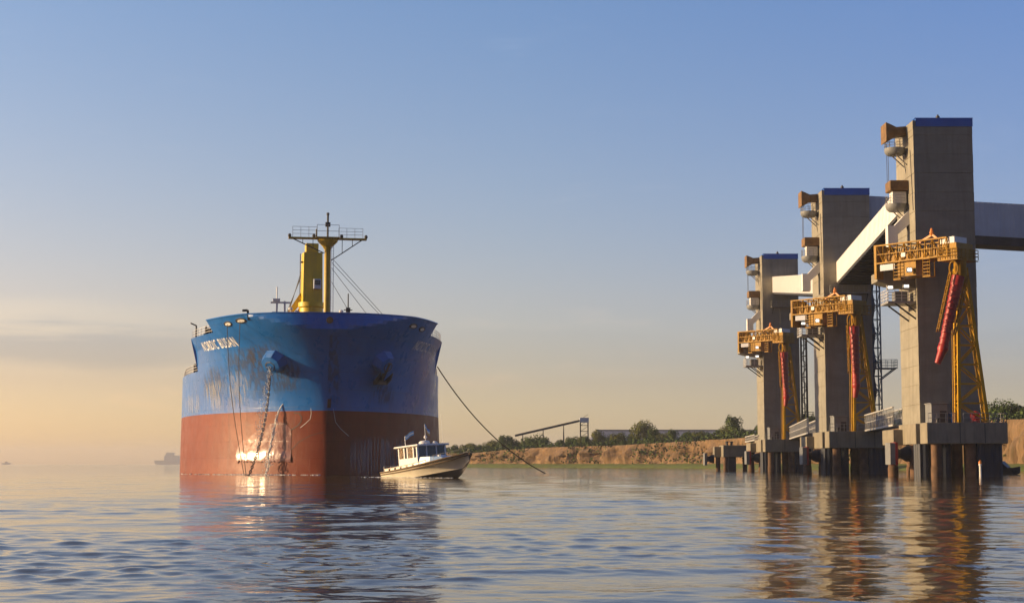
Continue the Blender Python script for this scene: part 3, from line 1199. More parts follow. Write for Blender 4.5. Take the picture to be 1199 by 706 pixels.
    mb.lathe((-0.05, 0, -10.2), [(0.5, 0.1), (0.45, -0.7), (0.36, -1.5)], 12, axis=(0.13, 0, 1))
    mb.build('nozzle', M['red'], s, smooth=True)
    mb = MB()
    for sx in (-1.0, 1.0):
        for sy in (-0.55, 0.55):
            mb.beam((sx, sy, 0.4), (sx, sy, -7.6), 0.14)
        for k in range(9):
            zz_ = 0.2 - k * 0.92
            mb.beam((sx, -0.55, zz_), (sx, 0.55, zz_), 0.07)
            if k < 8:
                mb.beam((sx, -0.55, zz_), (sx, 0.55, zz_ - 0.92), 0.06)
                mb.beam((sx, 0.55, zz_), (sx, -0.55, zz_ - 0.92), 0.06)
    for zz_ in (0.2, -3.7, -7.5):
        for sy in (-0.55, 0.55):
            mb.beam((-1.0, sy, zz_), (-0.72, sy, zz_), 0.08)
            mb.beam((1.0, sy, zz_), (0.72, sy, zz_), 0.08)
    mb.build('spout_frame', M['yellow'], s)
    return t


def make_mast():
    t = empty('lattice_mast', (0, 0, 0))
    tops = [(3.3, 24.9), (4.3, 24.9)]
    base = [(3.0, DECK), (6.4, DECK)]
    mb = MB()
    N = 8
    def pt(side, y, f):
        return Vector((base[side][0] + (tops[side][0] - base[side][0]) * f, y, base[side][1] + (tops[side][1] - base[side][1]) * f))
    ys = (-6.6, -5.2)
    for y in ys:
        for sd_ in (0, 1):
            mb = MB()
            mb.beam(pt(sd_, y, 0), pt(sd_, y, 1), 0.36)
            mb.build('leg', M['mast_yellow'], t)
    mb = MB()
    for k in range(N + 1):
        f = k / N
        for y in ys:
            if k:
                mb.beam(pt(0, y, f), pt(1, y, f), 0.16)
            if k < N:
                a_, b_ = (0, 1) if k % 2 else (1, 0)
                mb.beam(pt(a_, y, f), pt(b_, y, f + 1 / N), 0.17)
        for sd_ in (0, 1):
            mb.beam(pt(sd_, ys[0], f), pt(sd_, ys[1], f), 0.10)
            if k < N:
                mb.beam(pt(sd_, ys[k % 2], f), pt(sd_, ys[1 - k % 2], f + 1 / N), 0.09)
    mb.build('bracing', M['mast_yellow'], t)
    mb = MB()
    for x in (2.45, 2.8):
        mb.tube((x, -5.9, DECK), (x + 0.25, -5.9, 24.5), 0.04, 5)
    for k in range(40):
        mb.tube((2.45 + k * 0.006, -5.9, DECK + 0.3 + k * 0.45), (2.8 + k * 0.006, -5.9, DECK + 0.3 + k * 0.45), 0.025, 4)
    mb.build('ladder', M['mast_yellow'], t)
    return t


def make_platform():
    t = empty('pier_platform', (0, 0, 0))
    mb = MB()
    mb.bbox((0.35, -7.0, 3.9), (8.6, 11.0, DECK), 0.06)
    mb.bbox((-1.0, -7.004, 3.897), (0.36, -3.7, DECK - 0.003), 0.05)
    mb.bbox((-1.0, -1.6, 3.895), (0.365, 7.0, DECK - 0.005), 0.05)
    mb.bbox((-2.2, 5.0, 3.9), (-0.95, 11.0, DECK - 0.6), 0.05)
    mb.build('deck_slab', M['concrete_wet'], t)
    mb = MB()
    for x in (2.9, 5.85):
        mb.box((x, -7.03, 3.95), (x + 0.08, -7.0, DECK - 0.1))
    mb.build('joint', M['dark_steel'], t)
    for (x, y) in ((0.25, -6.2), (3.5, -3.5), (4.4, -6.0), (-0.5, 1.0), (-1.6, 8.0), (3.4, 4.5), (6.6, 9.0), (1.0, 9.0)):
        mb = MB()
        mb.lathe((x, y, -2), [(0.66, 0), (0.66, 3.1), (0.6, 3.15), (0.6, 5.9)], 14)
        mb.build('pile', M['pile'], t, smooth=True)
    def sheet(x0, x1, y0, y1):
        # corrugated sheet-pile box
        mb = MB()
        def wall(a, b, nrm):
            a, b = Vector(a), Vector(b)
            n = max(2, int((b - a).length / 0.45) * 2)
            v = []
            for i in range(n + 1):
                p = a.lerp(b, i / n) + Vector(nrm) * (0.14 if (i // 2) % 2 else 0.0)
                v += [(p.x, p.y, -2), (p.x, p.y, 3.9)]
            mb.add(v, [(2 * i, 2 * i + 2, 2 * i + 3, 2 * i + 1) for i in range(n)])
        wall((x0, y0, 0), (x1, y0, 0), (0, -1, 0))
        wall((x0, y1, 0), (x1, y1, 0), (0, 1, 0))
        wall((x0, y0, 0), (x0, y1, 0), (-1, 0, 0))
        wall((x1, y0, 0), (x1, y1, 0), (1, 0, 0))
        mb.build('sheet_pile_box', M['navy_steel'], t)
    sheet(1.0, 2.3, -5.0, 0.0)
    sheet(5.1, 8.1, -6.2, -1.0)
    sheet(-0.9, 0.3, -3.2, -0.2)
    # fender
    for (y, zc) in ((1.6, 2.75),):
        mb = MB()
        mb.lathe((-1.0, y, zc), [(1.0, 0), (0.95, 0.5), (0.55, 1.2), (0.7, 1.75)], 18, axis=(-1, 0, 0))
        f_ = mb.build('fender', M['rubber'], t, smooth=True)
        mb = MB()
        mb.bbox((-3.75, y - 1.3, zc - 1.35), (-3.05, y + 1.3, zc + 1.35), 0.06)
        mb.build('fender_panel', M['fender_grey'], f_)
        mb = MB()
        mb.box((-3.05, y - 1.33, zc - 1.4), (-2.75, y + 1.33, zc + 1.4))
        mb.build('back_plate', M['fender_red'], f_)
    mb = MB()
    mb.rail([(-0.8, -6.9, DECK), (2.4, -6.9, DECK)], 1.1, 1.1, 0.04, 2)
    mb.rail([(3.4, -6.9, DECK), (8.5, -6.9, DECK), (8.5, 10.8, DECK)], 1.1, 1.1, 0.04, 2)
    mb.build('railing', M['steel'], t)
    for (x, y) in ((0.5, -6.3), (7.6, -6.3)):
        mb = MB()
        mb.lathe((x, y, DECK), [(0.22, 0), (0.18, 0.35), (0.28, 0.45), (0.2, 0.6)], 10)
        mb.build('bollard', M['dark_steel'], t, smooth=True)
    return t


def make_shed():
    t = empty('deck_shed', (0, 0, 0))
    mb = MB()
    mb.bbox((0.55, -3.2, DECK), (2.6, -0.3, DECK + 2.35), 0.04)
    mb.build('wall', M['fender_grey'], t)
    mb = MB()
    mb.box((0.45, -3.35, DECK + 2.35), (2.7, -0.2, DECK + 2.45))
    mb.build('roof', M['steel'], t)
    mb = MB()
    mb.box((1.6, -3.24, DECK + 0.03), (2.4, -3.2, DECK + 1.5))
    mb.build('door', M['dark_steel'], t)
    return t


tower0, loader0, mast0, plat0, shed0 = make_tower(), make_loader(), make_mast(), make_platform(), make_shed()
TL = ['concrete tower with a blue roof band, nearest and largest of the three', 'middle concrete tower of the three, joined by white galleries on both sides', 'farthest and smallest looking of the three concrete towers']
LL = ['yellow loader boom with a slanting red spout on the nearest tower', 'yellow loader boom with a hanging red spout on the middle tower', 'yellow loader boom with a hanging red spout on the farthest tower']
ML = ['yellow lattice mast in front of the nearest concrete tower', 'yellow lattice mast in front of the middle concrete tower', 'yellow lattice mast in front of the farthest concrete tower']
PL = ['concrete pier platform on piles under the nearest tower', 'concrete pier platform on piles under the middle tower', 'concrete pier platform on piles under the farthest tower']
SL = ['white shed with a dark doorway at the foot of the nearest tower', 'white shed with a dark doorway at the foot of the middle tower', 'white shed with a dark doorway at the foot of the farthest tower']
for i, (bx, by) in enumerate(BERTHS):
    for proto, labels, cat, grp in ((tower0, TL, 'tower', 'concrete loading towers'), (loader0, LL, 'ship loader', 'yellow ship loaders'), (mast0, ML, 'mast', 'yellow lattice masts'), (plat0, PL, 'pier', 'pier platforms under the towers'), (shed0, SL, 'shed', 'sheds on the pier platforms')):
        o = proto if i == 0 else copy_tree(proto)
        o.location = (bx, by, 0)
        tag(o, labels[i], cat, grp)
        if i == 1 and cat == 'ship loader':
            o.location.z = -1.6
        if i == 1 and cat == 'mast':
            o.scale.z = 0.94
            o.location.z = DECK * 0.06
        if cat == 'ship loader':
            for ch in [x for x in bpy.data.objects if x.parent == o]:
                if ch.name.startswith('spout'):
                    ch.rotation_euler = (0, R([13.5, -1.0, -2.0][i]), 0)

# blue container and red hose reel on the nearest platform
t = empty('blue_container', (50.2, 200, DECK))
mb = MB()
mb.bbox((3.0, -3.0, 0), (3.9, -1.6, 1.25), 0.04)
mb.build('body', M['blue_box'], t)
mb = MB()
mb.box((2.95, -3.05, 1.25), (3.95, -1.55, 1.33))
mb.build('lid', M['blue_cap'], t)
tag(t, 'small blue container beside the white shed on the nearest platform', 'container')
t = empty('hose_reel', (50.2, 200, DECK))
mb = MB()
mb.lathe((5.1, -5.9, 0.8), [(0.62, 0), (0.62, 0.08), (0.3, 0.1), (0.3, 0.5), (0.62, 0.52), (0.62, 0.6)], 16, axis=(0.3, 1, 0))
mb.build('reel', M['fender_red'], t, smooth=True)
mb = MB()
for y in (-5.95, -5.25):
    mb.beam((4.7, y, 0), (5.15, y, 0.8), 0.09)
    mb.beam((5.6, y, 0), (5.15, y, 0.8), 0.09)
mb.build('stand', M['fender_red'], t)
tag(t, 'red hose reel between the legs of the nearest lattice mast', 'hose reel')
t = empty('water_gauge', (P(1147, 556, 193).x, 192.6, 0))
mb = MB()
mb.lathe((0, 0, -1), [(0.14, 0), (0.14, 2.3), (0.2, 2.35), (0.2, 2.5)], 10)
mb.build('post', M['white'], t, smooth=True)
mb = MB()
mb.lathe((0, 0, 1.5), [(0.2, 0), (0.2, 0.25), (0.05, 0.45)], 10)
mb.build('cap', M['orange'], t, smooth=True)
tag(t, 'small white gauge post with an orange cap standing in the water at the nearest platform', 'post')
# life ring hung under the nearest slab
mb = MB()
c = P(1112.6, 545.8, 214)
for k in range(16):
    a0, a1 = 2 * math.pi * k / 16, 2 * math.pi * (k + 1) / 16
    mb.tube(c + Vector((0.26 * math.cos(a0), 0, 0.26 * math.sin(a0))), c + Vector((0.26 * math.cos(a1), 0, 0.26 * math.sin(a1))), 0.09, 6)
mb.beam(c + Vector((0, 0.05, 0.2)), (c.x, c.y, -1), 0.08)
tag(mb.build('life_ring', M['orange'], smooth=True), 'pale orange life ring on a post under the nearest platform', 'life ring')


# ------------------------------------------------------------------ conveyor galleries
def gallery(name, A, B, w, h, side_m, under_m, label, cat, end_m=None, under=0.35):
    """A, B: left lower edge ends; w: width along +X (or +Y when along X)"""
    A, B = Vector(A), Vector(B)
    t = empty(name, A)
    d = B - A
    hd = Vector((d.x, d.y, 0)).normalized()
    wv = Vector((-hd.y, hd.x, 0))
    if wv.dot(Vector((1, 1, 0))) < 0:
        wv = -wv
    up = Vector((0, 0, h))
    wv *= w
    mb = MB()
    n = max(6, int(d.length / 1.6))
    # folded sheet walls: thin seam ribs over flat panels
    mb.rings([[Vector((0, 0, 0)), wv, wv + up, up], [d, d + wv, d + wv + up, d + up]])
    n *= 2
    for k in range(1, n):
        p = d * (k / n)
        o_ = wv.normalized() * 0.025
        mb.beam(p - o_ + Vector((0, 0, 0.05)), p - o_ + up - Vector((0, 0, 0.05)), 0.09)
        mb.beam(p + wv + o_ + Vector((0, 0, 0.05)), p + wv + o_ + up - Vector((0, 0, 0.05)), 0.05)
    mb.build('cladding', side_m, t)
    n //= 2
    mb = MB()
    lo = Vector((0, 0, -under - 0.004))
    hi = Vector((0, 0, -0.004))
    i0 = wv * 0.02
    mb.rings([[i0 + lo, wv - i0 + lo, wv - i0 + hi, i0 + hi], [d + i0 + lo, d + wv - i0 + lo, d + wv - i0 + hi, d + i0 + hi]])
    for k in range(n if under < 1 else 0):
        p = d * ((k + 0.5) / n)
        mb.beam(p + i0 + lo * 1.2, p + wv - i0 + lo * 1.2, 0.15, 0.3)
    mb.build('underframe', under_m, t)
    tag(t, label, cat, 'conveyor galleries between the towers')
    return t


gallery('conveyor_gallery', (50.75, 251.97, 29.7), (50.75, 209.25, 34.4), 5.4, 3.2, M['gallery_white'], M['dark_steel'], 'long white inclined gallery between the middle and the nearest tower', 'gallery')
gallery('conveyor_gallery', (53.6, 331.97, 36.6), (49.3, 261.25, 28.9), 4.6, 3.2, M['gallery_white'], M['dark_steel'], 'short looking white gallery between the farthest and the middle tower', 'gallery')
g3 = gallery('conveyor_gallery', (56.15, 254.5, 38.4), (150, 254.5, 33.2), 5.0, 5.4, M['gallery_grey'], M['dark_steel'], 'large grey gallery running past the nearest tower towards the shore', 'gallery', under=1.4)
mb = MB()
for y in (0.4, 4.6):
    mb.beam((78, y, -6.2), (75, y, -39), 0.7)
    mb.beam((78, y, -6.2), (81, y, -39), 0.7)
for k in range(4):
    z = -12 - 7 * k
    e = (-6.2 - z) / 32.8 * 3
    mb.beam((78 - e, 0.4, z), (78 + e, 0.4, z), 0.3)
    mb.beam((78 - e, 4.6, z), (78 + e, 4.6, z), 0.3)
mb.build('trestle', M['steel'], g3)


# service walkways hung under the galleries on the tower fronts
def hung_walkway(loc, wx, label):
    t = empty('hung_walkway', loc)
    mb = MB()
    mb.box((0, -1.4, -0.15), (wx, 0, 0))
    mb.build('floor', M['steel'], t)
    mb = MB()
    mb.rail([(0, -0.05, 0), (0, -1.35, 0), (wx, -1.35, 0), (wx, -0.05, 0)], 1.1, 0.9, 0.035, 3)
    mb.build('railing', M['steel'], t)
    mb = MB()
    for x in (0.3, wx - 0.3):
        mb.beam((x, -1.2, -0.15), (x, 0, -1.4), 0.1)
    mb.tube((wx * 0.35, -1.3, 0), (wx * 0.35, -1.3, -3.6), 0.06, 6)
    mb.build('strut', M['dark_steel'], t)
    tag(t, label, 'walkway', 'hung walkways on the tower fronts')


hung_walkway((53.2, 332, 33.6), 4.8, 'grey railed walkway hung on the farthest tower under its white gallery')
hung_walkway((49.6, 252, 28.0), 6.0, 'grey railed walkway hung on the middle tower under its white gallery')


# ------------------------------------------------------------------ stair towers, footbridges, mooring dolphin
def stair_tower(loc, h, m, label, wid=1.9, plats=((0.30, 3.6), (0.06, 2.6))):
    t = empty('lattice_stair_tower', loc)
    mb = MB()
    for x in (0, wid):
        for y in (0, wid):
            mb = MB()
            mb.beam((x, y, 0), (x, y, h), 0.2)
            mb.build('leg', m, t)
    mb = MB()
    n = int(h / 2.2)
    for k in range(n):
        z, z1 = h * k / n, h * (k + 1) / n
        for (a, b) in (((0, 0), (wid, 0)), ((0, wid), (wid, wid)), ((0, 0), (0, wid)), ((wid, 0), (wid, wid))):
            mb.beam((*a, z1), (*b, z1), 0.12)
            if k % 2:
                a, b = b, a
            mb.beam((*a, z), (*b, z1), 0.1)
    mb.build('bracing', m, t)
    mb = MB()
    for k in range(n):
        z, z1 = h * k / n, h * (k + 1) / n
        ya, yb = (0.3, wid - 0.3) if k % 2 else (wid - 0.3, 0.3)
        mb.beam((wid / 2, ya, z), (wid / 2, yb, z1), 0.7, 0.12)
    mb.build('stair_flight', m, t)
    for f, e in plats:
        z = h * f
        mb = MB()
        mb.box((-0.1, -0.4, z), (wid + e * 0.55, wid + 0.4, z + 0.15))
        p_ = mb.build('landing', m, t)
        mb = MB()
        mb.rail([(0, -0.35, z + 0.15), (wid + e * 0.55, -0.35, z + 0.15), (wid + e * 0.55, wid + 0.35, z + 0.15), (0, wid + 0.35, z + 0.15)], 1.3, 1.0, 0.04, 3)
        mb.build('railing', m, p_)
        mb = MB()
        mb.beam((wid + e * 0.5, 0, z), (wid - 0.1, 0, z - 1.8), 0.16)
        mb.beam((wid + e * 0.5, wid, z), (wid - 0.1, wid, z - 1.8), 0.16)
        mb.build('strut', m, p_)
    tag(t, label, 'stair tower', 'lattice stair towers')


stair_tower((57.0, 259.5, DECK), 25.0, M['blue_steel'], 'blue lattice stair tower with railed landings between the middle and nearest towers', 2.1, ((0.41, 4.6), (0.06, 3.2)))
stair_tower((60.6, 339.0, DECK), 22.0, M['dark_steel'], 'thin dark lattice stair tower between the farthest and middle towers', 1.1, ((0.2, 2.2),))


M['bridge_grey'] = mat('bridge_paint', (0.42, 0.41, 0.38), 0.6, var=0.2)


def footbridge(A, B, w, h, label, name='footbridge'):
    A, B = Vector(A), Vector(B)
    t = empty(name, A)
    d = B - A
    hd = Vector((d.x, d.y, 0)).normalized()
    wv = Vector((hd.y, -hd.x, 0)) * w
    if wv.x < 0:
        wv = -wv
    n = max(3, int(d.length / 1.5))
    up = Vector((0, 0, h))
    for s in (Vector((0, 0, 0)), wv):
        mb = MB()
        mb.beam(s, s + d, 0.22, 0.26)
        mb.beam(s + up, s + d + up, 0.2, 0.18)
        mb.beam(s + up * 0.5, s + d + up * 0.5, 0.08)
        for k in range(n + 1):
            p = s + d * (k / n)
            mb.beam(p, p + up, 0.085)
            if k < n:
                a, b = (0, 1) if k % 2 else (1, 0)
                mb.beam(p + up * a, s + d * ((k + 1) / n) + up * b, 0.055)
        mb.build('side_truss', M['bridge_grey'], t)
    mb = MB()
    mb.rings([[Vector((0, 0, -0.1)), wv + Vector((0, 0, -0.1)), wv, Vector((0, 0, 0))], [d + Vector((0, 0, -0.1)), d + wv + Vector((0, 0, -0.1)), d + wv, d]])
    mb.build('deck', M['steel'], t)
    tag(t, label, 'footbridge', 'white footbridges between the platforms')


footbridge((53.4, 246.2, 6.5), (49.0, 209.0, 6.45), 2.0, 2.3, 'long white truss footbridge between the middle and nearest platforms')
footbridge((55.6, 326.0, 6.5), (47.4, 260.0, 6.45), 2.0, 2.3, 'long white truss footbridge between the farthest and middle platforms')
footbridge((51.4, 358.5, 6.3), (50.6, 339.0, 6.45), 1.4, 1.1, 'short white footbridge from the low dolphin to the farthest platform')

dl = empty('mooring_dolphin', (46.4, 358.0, 0))
mb = MB()
mb.bbox((0, 0, 3.0), (7.0, 7, 5.6), 0.06)
mb.bbox((-1.5, 3.5, 3.0), (0.0, 6.4, 5.3), 0.05)
mb.build('slab', M['concrete_wet'], dl)
for (x, y) in ((0.6, 0.8), (-0.6, 4.5), (1.3, 5.5), (5.5, 5.5)):
    mb = MB()
    mb.lathe((x, y, -2), [(0.5, 0), (0.5, 5.0)], 12)
    mb.build('pile', M['pile'], dl, smooth=True)
mb = MB()
mb.box((1.2, 0.8, -2), (2.9, 3.4, 3.0))
mb.build('sheet_pile_box', M['navy_steel'], dl)
mb = MB()
mb.lathe((-1.5, 4.9, 2.6), [(0.95, 0), (0.9, 0.5), (0.55, 1.1), (0.7, 1.6)], 16, axis=(-1, 0, 0))
f_ = mb.build('fender', M['rubber'], dl, smooth=True)
mb = MB()
mb.bbox((-3.7, 3.6, 1.2), (-3.1, 6.2, 3.9), 0.05)
mb.build('fender_panel', M['fender_grey'], f_)
for x in (1.0, 2.0):
    mb = MB()
    mb.lathe((x, 1.2, 5.6), [(0.3, 0), (0.25, 0.5), (0.4, 0.6), (0.3, 0.85)], 10)
    mb.build('bollard', M['dark_steel'], dl, smooth=True)
tag(dl, 'low mooring dolphin on piles beyond the farthest tower platform', 'dolphin')

# ------------------------------------------------------------------ the bulk carrier
PSI = R(-80.0)
SX, SY = -24.95, 219.0
ship = empty('cargo_ship', (SX, SY, 0), PSI)
tag(ship, 'huge blue and red cargo ship seen from the bow, riding high at anchor', 'ship')
HB = 20.4
Z_MAIN, Z_FC, Z_BW = 15.0, 19.8, 21.5
S_BW, S_FC, S_LEN = 10.5, 23.0, 224.0
Z_RED = 8.65


def s_stem(z):
    if z < 8:
        return -0.25 * max(0, z) / 8
    return -0.25 - 6.2 * ((z - 8) / 13.5) ** 1.75


def half_b(s, z):
    s0 = s_stem(z)
    f = min(1.0, max(0.0, z / 19.5))
    g = f ** 3.0
    Le = 46.0 + 10.0 * f
    t = (s - s0) / Le
    if t <= 0:
        return 0.0
    q = 1.28 + 0.90 * g
    b = HB
    if t < 1:
        b = HB * (1 - (1 - t) ** (2.6 - 0.55 * g)) ** (1 / q)
    if s > 175:
        e = (s - 175) / (S_LEN - 175)
        b *= 1 - (0.30 + 0.5 * (1 - min(1, z / 12))) * e ** 2.2
    if z > 17.8:                      # the shoulders flare outwards up to the bulwark rail
        b += 0.32 * (z - 17.8) * min(1.0, b / 11.0) ** 2 * (1.0 if s < 24 else max(0.0, 1 - (s - 24) / 10))
    return b


def z_knuckle(s):
    e = half_b(s, 19.2) / 9.5
    return 19.2 + 2.3 * min(1.0, max(0.0, e)) ** 1.35


def hull_pt(s, z, side, off=0.0):
    """local point; side +1 = port (picture right), -1 = starboard"""
    ze = min(z, z_knuckle(s))
    b = half_b(s, ze)
    lean = 0.42 * max(0.0, z - z_knuckle(s))
    p = Vector((-s - lean, side * b, z))
    if off:
        e = 0.25
        ps = Vector((-(s + e), side * half_b(s + e, min(z, z_knuckle(s + e))), z))
        pz = Vector((-s, side * half_b(s, min(z + e, z_knuckle(s))), z + e))
        n = (ps - p).cross(pz - p)
        if n.length > 1e-9:
            n.normalize()
            if n.y * side < 0:
                n = -n
            p = p + n * off
    return p


ship_m = Matrix.Translation((SX, SY, 0)) @ Matrix.Rotation(PSI, 4, 'Z')


def on_hull(px, z, side):
    """station s at height z on the given side whose picture falls at photo column px"""
    best, bs = 1e9, 0
    s = s_stem(z)
    while s < 48:
        d = abs(to_px(ship_m @ hull_pt(s, z, side))[0] - px)
        if d < best:
            best, bs = d, s
        s += 0.05
    return bs


def hull_normal(s, z, side):
    return (hull_pt(s, z, side, 1.0) - hull_pt(s, z, side)).normalized()


K1, K2 = 26, 34


def col_s(k, z):
    s0 = s_stem(min(z, z_knuckle(s_stem(z))))
    if k <= K1:
        return s0 + (S_BW - s0) * (k / K1) ** 1.8
    if k <= K2:
        return S_BW + (S_FC - S_BW) * (k - K1) / (K2 - K1)
    extra = [25, 27.5, 30, 33, 37, 42, 50, 60, 100, 140, 175, 185, 195, 205, 213, 219, 224]
    return extra[k - K2 - 1]


NCOL = K2 + 18
rows = [-3, -1, 0, 1, 2, 3, 4, 5, 6, 7, 8, Z_RED, 9.5, 10.5, 11.5, 12.5, 13.5, 14.3, Z_MAIN, 15.6, 16.4, 17.2, 18, 18.8, 19.3, Z_FC, 20.2, 20.7, 21.1, Z_BW]


def rows_z(z, s):
    return z


mb = MB()
for side in (-1, 1):
    for r in range(len(rows) - 1):
        za, zb = rows[r], rows[r + 1]
        kmax = NCOL - 1 if zb <= Z_MAIN else (K2 if zb <= Z_FC else K1)
        va, vb = [], []
        for k in range(kmax + 1):
            va.append(hull_pt(col_s(k, za), za, side))
            vb.append(hull_pt(col_s(k, zb), zb, side))
        n = kmax + 1
        mb.add(va + vb, [(k, k + 1, n + k + 1, n + k) for k in range(kmax)], 0 if za >= Z_RED - 0.01 else 1)
# transom
tr = [hull_pt(S_LEN, z, 1) for z in rows if z <= Z_MAIN]
tl = [hull_pt(S_LEN, z, -1) for z in rows if z <= Z_MAIN]
mb.add(tr + tl, [(i, i + 1, len(tr) + i + 1, len(tr) + i) for i in range(len(tr) - 1)], 0)
hull = mb.build('hull', [M['hull_blue'], M['hull_red']], ship)
import bmesh as _bm
b_ = _bm.new()
b_.from_mesh(hull.data)
_bm.ops.remove_doubles(b_, verts=b_.verts, dist=0.004)
_bm.ops.recalc_face_normals(b_, faces=b_.faces)
b_.to_mesh(hull.data)
b_.free()
hull.data.polygons.foreach_set('use_smooth', [True] * len(hull.data.polygons))
hull.data.set_sharp_from_angle(angle=R(11))


def deck(z, s0, s1, name, inset=0.05):
    mb = MB()
    n = 24
    st = [s0 + (s1 - s0) * (i / n) ** 1.5 for i in range(n + 1)]
    v = []
    for s in st:
        b = max(0.0, half_b(s, min(z, z_knuckle(s))) - inset)
        v += [(-s, -b, z), (-s, b, z)]
    mb.add(v, [(2 * i, 2 * i + 1, 2 * i + 3, 2 * i + 2) for i in range(n)])
    return mb.build(name, M['deck'], ship)


M['deck'] = mat('deck_paint', (0.16, 0.06, 0.04), 0.8, var=0.3, scale=0.4)
deck(Z_FC, s_stem(19.3) + 0.3, S_FC, 'forecastle_deck')
deck(Z_MAIN, S_FC, S_LEN, 'main_deck')
mb = MB()
bfc = half_b(S_FC, Z_FC)
mb.add([(-S_FC, -half_b(S_FC, Z_MAIN), Z_MAIN), (-S_FC, half_b(S_FC, Z_MAIN), Z_MAIN), (-S_FC, bfc, Z_FC), (-S_FC, -bfc, Z_FC)], [(0, 1, 2, 3)])
for side in (-1, 1):
    # bulwark end brackets and the plate thickness along the top
    pts = [hull_pt(col_s(k, Z_BW), Z_BW, side) for k in range(K1 + 1)]
    mb.path([p + Vector((0, -side * 0.02, 0)) for p in pts], 0.11, 6)
mb.build('bulwark_cap', M['hull_blue'], ship)

# rub marks of the bow-thruster and bulb symbols, drawn on the plating
M['mark'] = mat('mark_dark', (0.07, 0.03, 0.025), 0.6, var=0.3)


def on_plate(pts_pxz, side, w, name, m, off=0.03):
    """thin painted line through (px, z) points lying on the hull plating"""
    P3 = []
    for (px_, z_) in pts_pxz:
        s = on_hull(px_, z_, side)
        P3.append((hull_pt(s, z_, side, off), hull_normal(s, z_, side)))
    mb = MB()
    v = []
    for i, (p, n) in enumerate(P3):
        a, b = P3[max(0, i - 1)][0], P3[min(len(P3) - 1, i + 1)][0]
        t = (b - a).normalized()
        u = n.cross(t).normalized() * w / 2
        v += [p - u, p + u]
    mb.add(v, [(2 * i, 2 * i + 1, 2 * i + 3, 2 * i + 2) for i in range(len(P3) - 1)])
    return mb.build(name, m, ship)


def zpx(py, Y):
    return P(400, py, Y).z


arc = [(344, 482), (350, 482.5), (353, 487), (352.5, 492), (349, 497), (343, 501), (340, 503)]
on_plate([(a, zpx(b, 216)) for a, b in arc], -1, 0.16, 'bulb_mark', M['mark'])
arc = [(340, 527), (350, 517), (362, 510), (372, 507), (379, 506)]
on_plate([(a, zpx(b, 217.5)) for a, b in arc], -1, 0.09, 'draught_line', M['mark'])
arc = [(364, 477), (364.5, 484), (363, 490), (358, 495), (352, 500)]
on_plate([(a, zpx(b, 217)) for a, b in arc], -1, 0.055, 'draught_mark', M['name_white'])
arc = [(390, 478), (391, 486), (393, 494), (399, 502), (408, 510)]
on_plate([(a, zpx(b, 219)) for a, b in arc], 1, 0.045, 'draught_mark', M['name_white'])
# short dark strip on the stem above the red paint
on_plate([(386, 10.2), (385.5, 9.0)], 1, 0.5, 'stem_strip', M['mark'])

# wet area under the outlet, with its own outline
outl = [(279, 522), (284, 516), (290, 513), (298, 506), (306, 501), (314, 497), (321, 494), (328, 493), (334, 494.5), (341, 502), (341.5, 512), (341, 522), (341, 532), (338, 540)]
top = {}
mb = MB()
cols = np.linspace(277, 341, 49)
tx = [277] + [a for a, b in outl[:11]]
ty = [528] + [b for a, b in outl[:11]]
v = []
NV = 26
for c in cols:
    yt = float(np.interp(c, tx, ty)) + 0.6 * fb(Vector((c * 0.4, 0, 0)))
    Y_ = 219 + (341 - c) * 0.02
    zt = zpx(yt, Y_)
    zb_ = zpx(540.5 + 3.0 * fb(Vector((c * 0.3, 4, 0))), Y_)
    for j in range(NV + 1):
        z = zt + (zb_ - zt) * j / NV
        lump = 0.10 * fb(Vector((c * 0.15, z * 0.9, 2)))
        v.append(hull_pt(on_hull(c, z, -1), z, -1, 0.04 + max(0, 0.13 * math.exp(-((z - 2.0 - 3 * lump) / 0.7) ** 2)) + 0.028 * fb(Vector((c * 0.30, z * 1.3, 5)))))  # ridge shaped into the film so the sun gleams along it
mb.add(v, grid_faces(len(cols), NV + 1))
mb.build('wet_plating', M['wet_red'], ship, smooth=True, angle=60)


# ---- ship's name
def text_mesh(body, size):
    cu = bpy.data.curves.new('txt', 'FONT')
    cu.body = body
    cu.size = size
    cu.offset = 0.022
    cu.space_character = 1.2
    o = bpy.data.objects.new('txt', cu)
    COL.objects.link(o)
    dg = bpy.context.evaluated_depsgraph_get()
    me = bpy.data.meshes.new_from_object(o.evaluated_get(dg))
    bpy.data.objects.remove(o)
    return me


def arc_table(z, side):
    tab = []
    s, acc = s_stem(z), 0.0
    prev = hull_pt(s, z, side)
    while s < 34:
        tab.append((acc, s))
        s += 0.05
        p = hull_pt(s, z, side)
        acc += (p - prev).length
        prev = p
    return tab


def hull_name(side, px_fwd, px_aft, zmid, size):
    me = text_mesh('NORDIC BUSAN', size)
    xs = [v.co.x for v in me.vertices]
    wd = max(xs) - min(xs)
    tab = arc_table(zmid, side)
    A = np.array([a for a, s in tab])
    S = np.array([s for a, s in tab])
    a_f = float(np.interp(on_hull(px_fwd, zmid, side), S, A))
    a_e = float(np.interp(on_hull(px_aft, zmid, side), S, A)) if px_aft else a_f + NAME_LEN[0]
    NAME_LEN[0] = a_e - a_f
    wscale = (a_e - a_f) / wd
    for v in me.vertices:
        x = (v.co.x - min(xs)) * wscale
        a = a_f + ((wd * wscale - x) if side < 0 else x)
        s = float(np.interp(a, A, S))
        v.co = hull_pt(s, zmid - size * 0.36 + v.co.y, side, 0.05)
    me.materials.clear()
    me.materials.append(M['name_white'])
    o = bpy.data.objects.new('name_lettering', me)
    COL.objects.link(o)
    o.parent = ship
    o['label'] = "white ship's name in capitals"


NAME_LEN = [16.0]
hull_name(-1, 276, 238, 18.3, 1.8)
hull_name(1, 486, None, 18.2, 1.8)


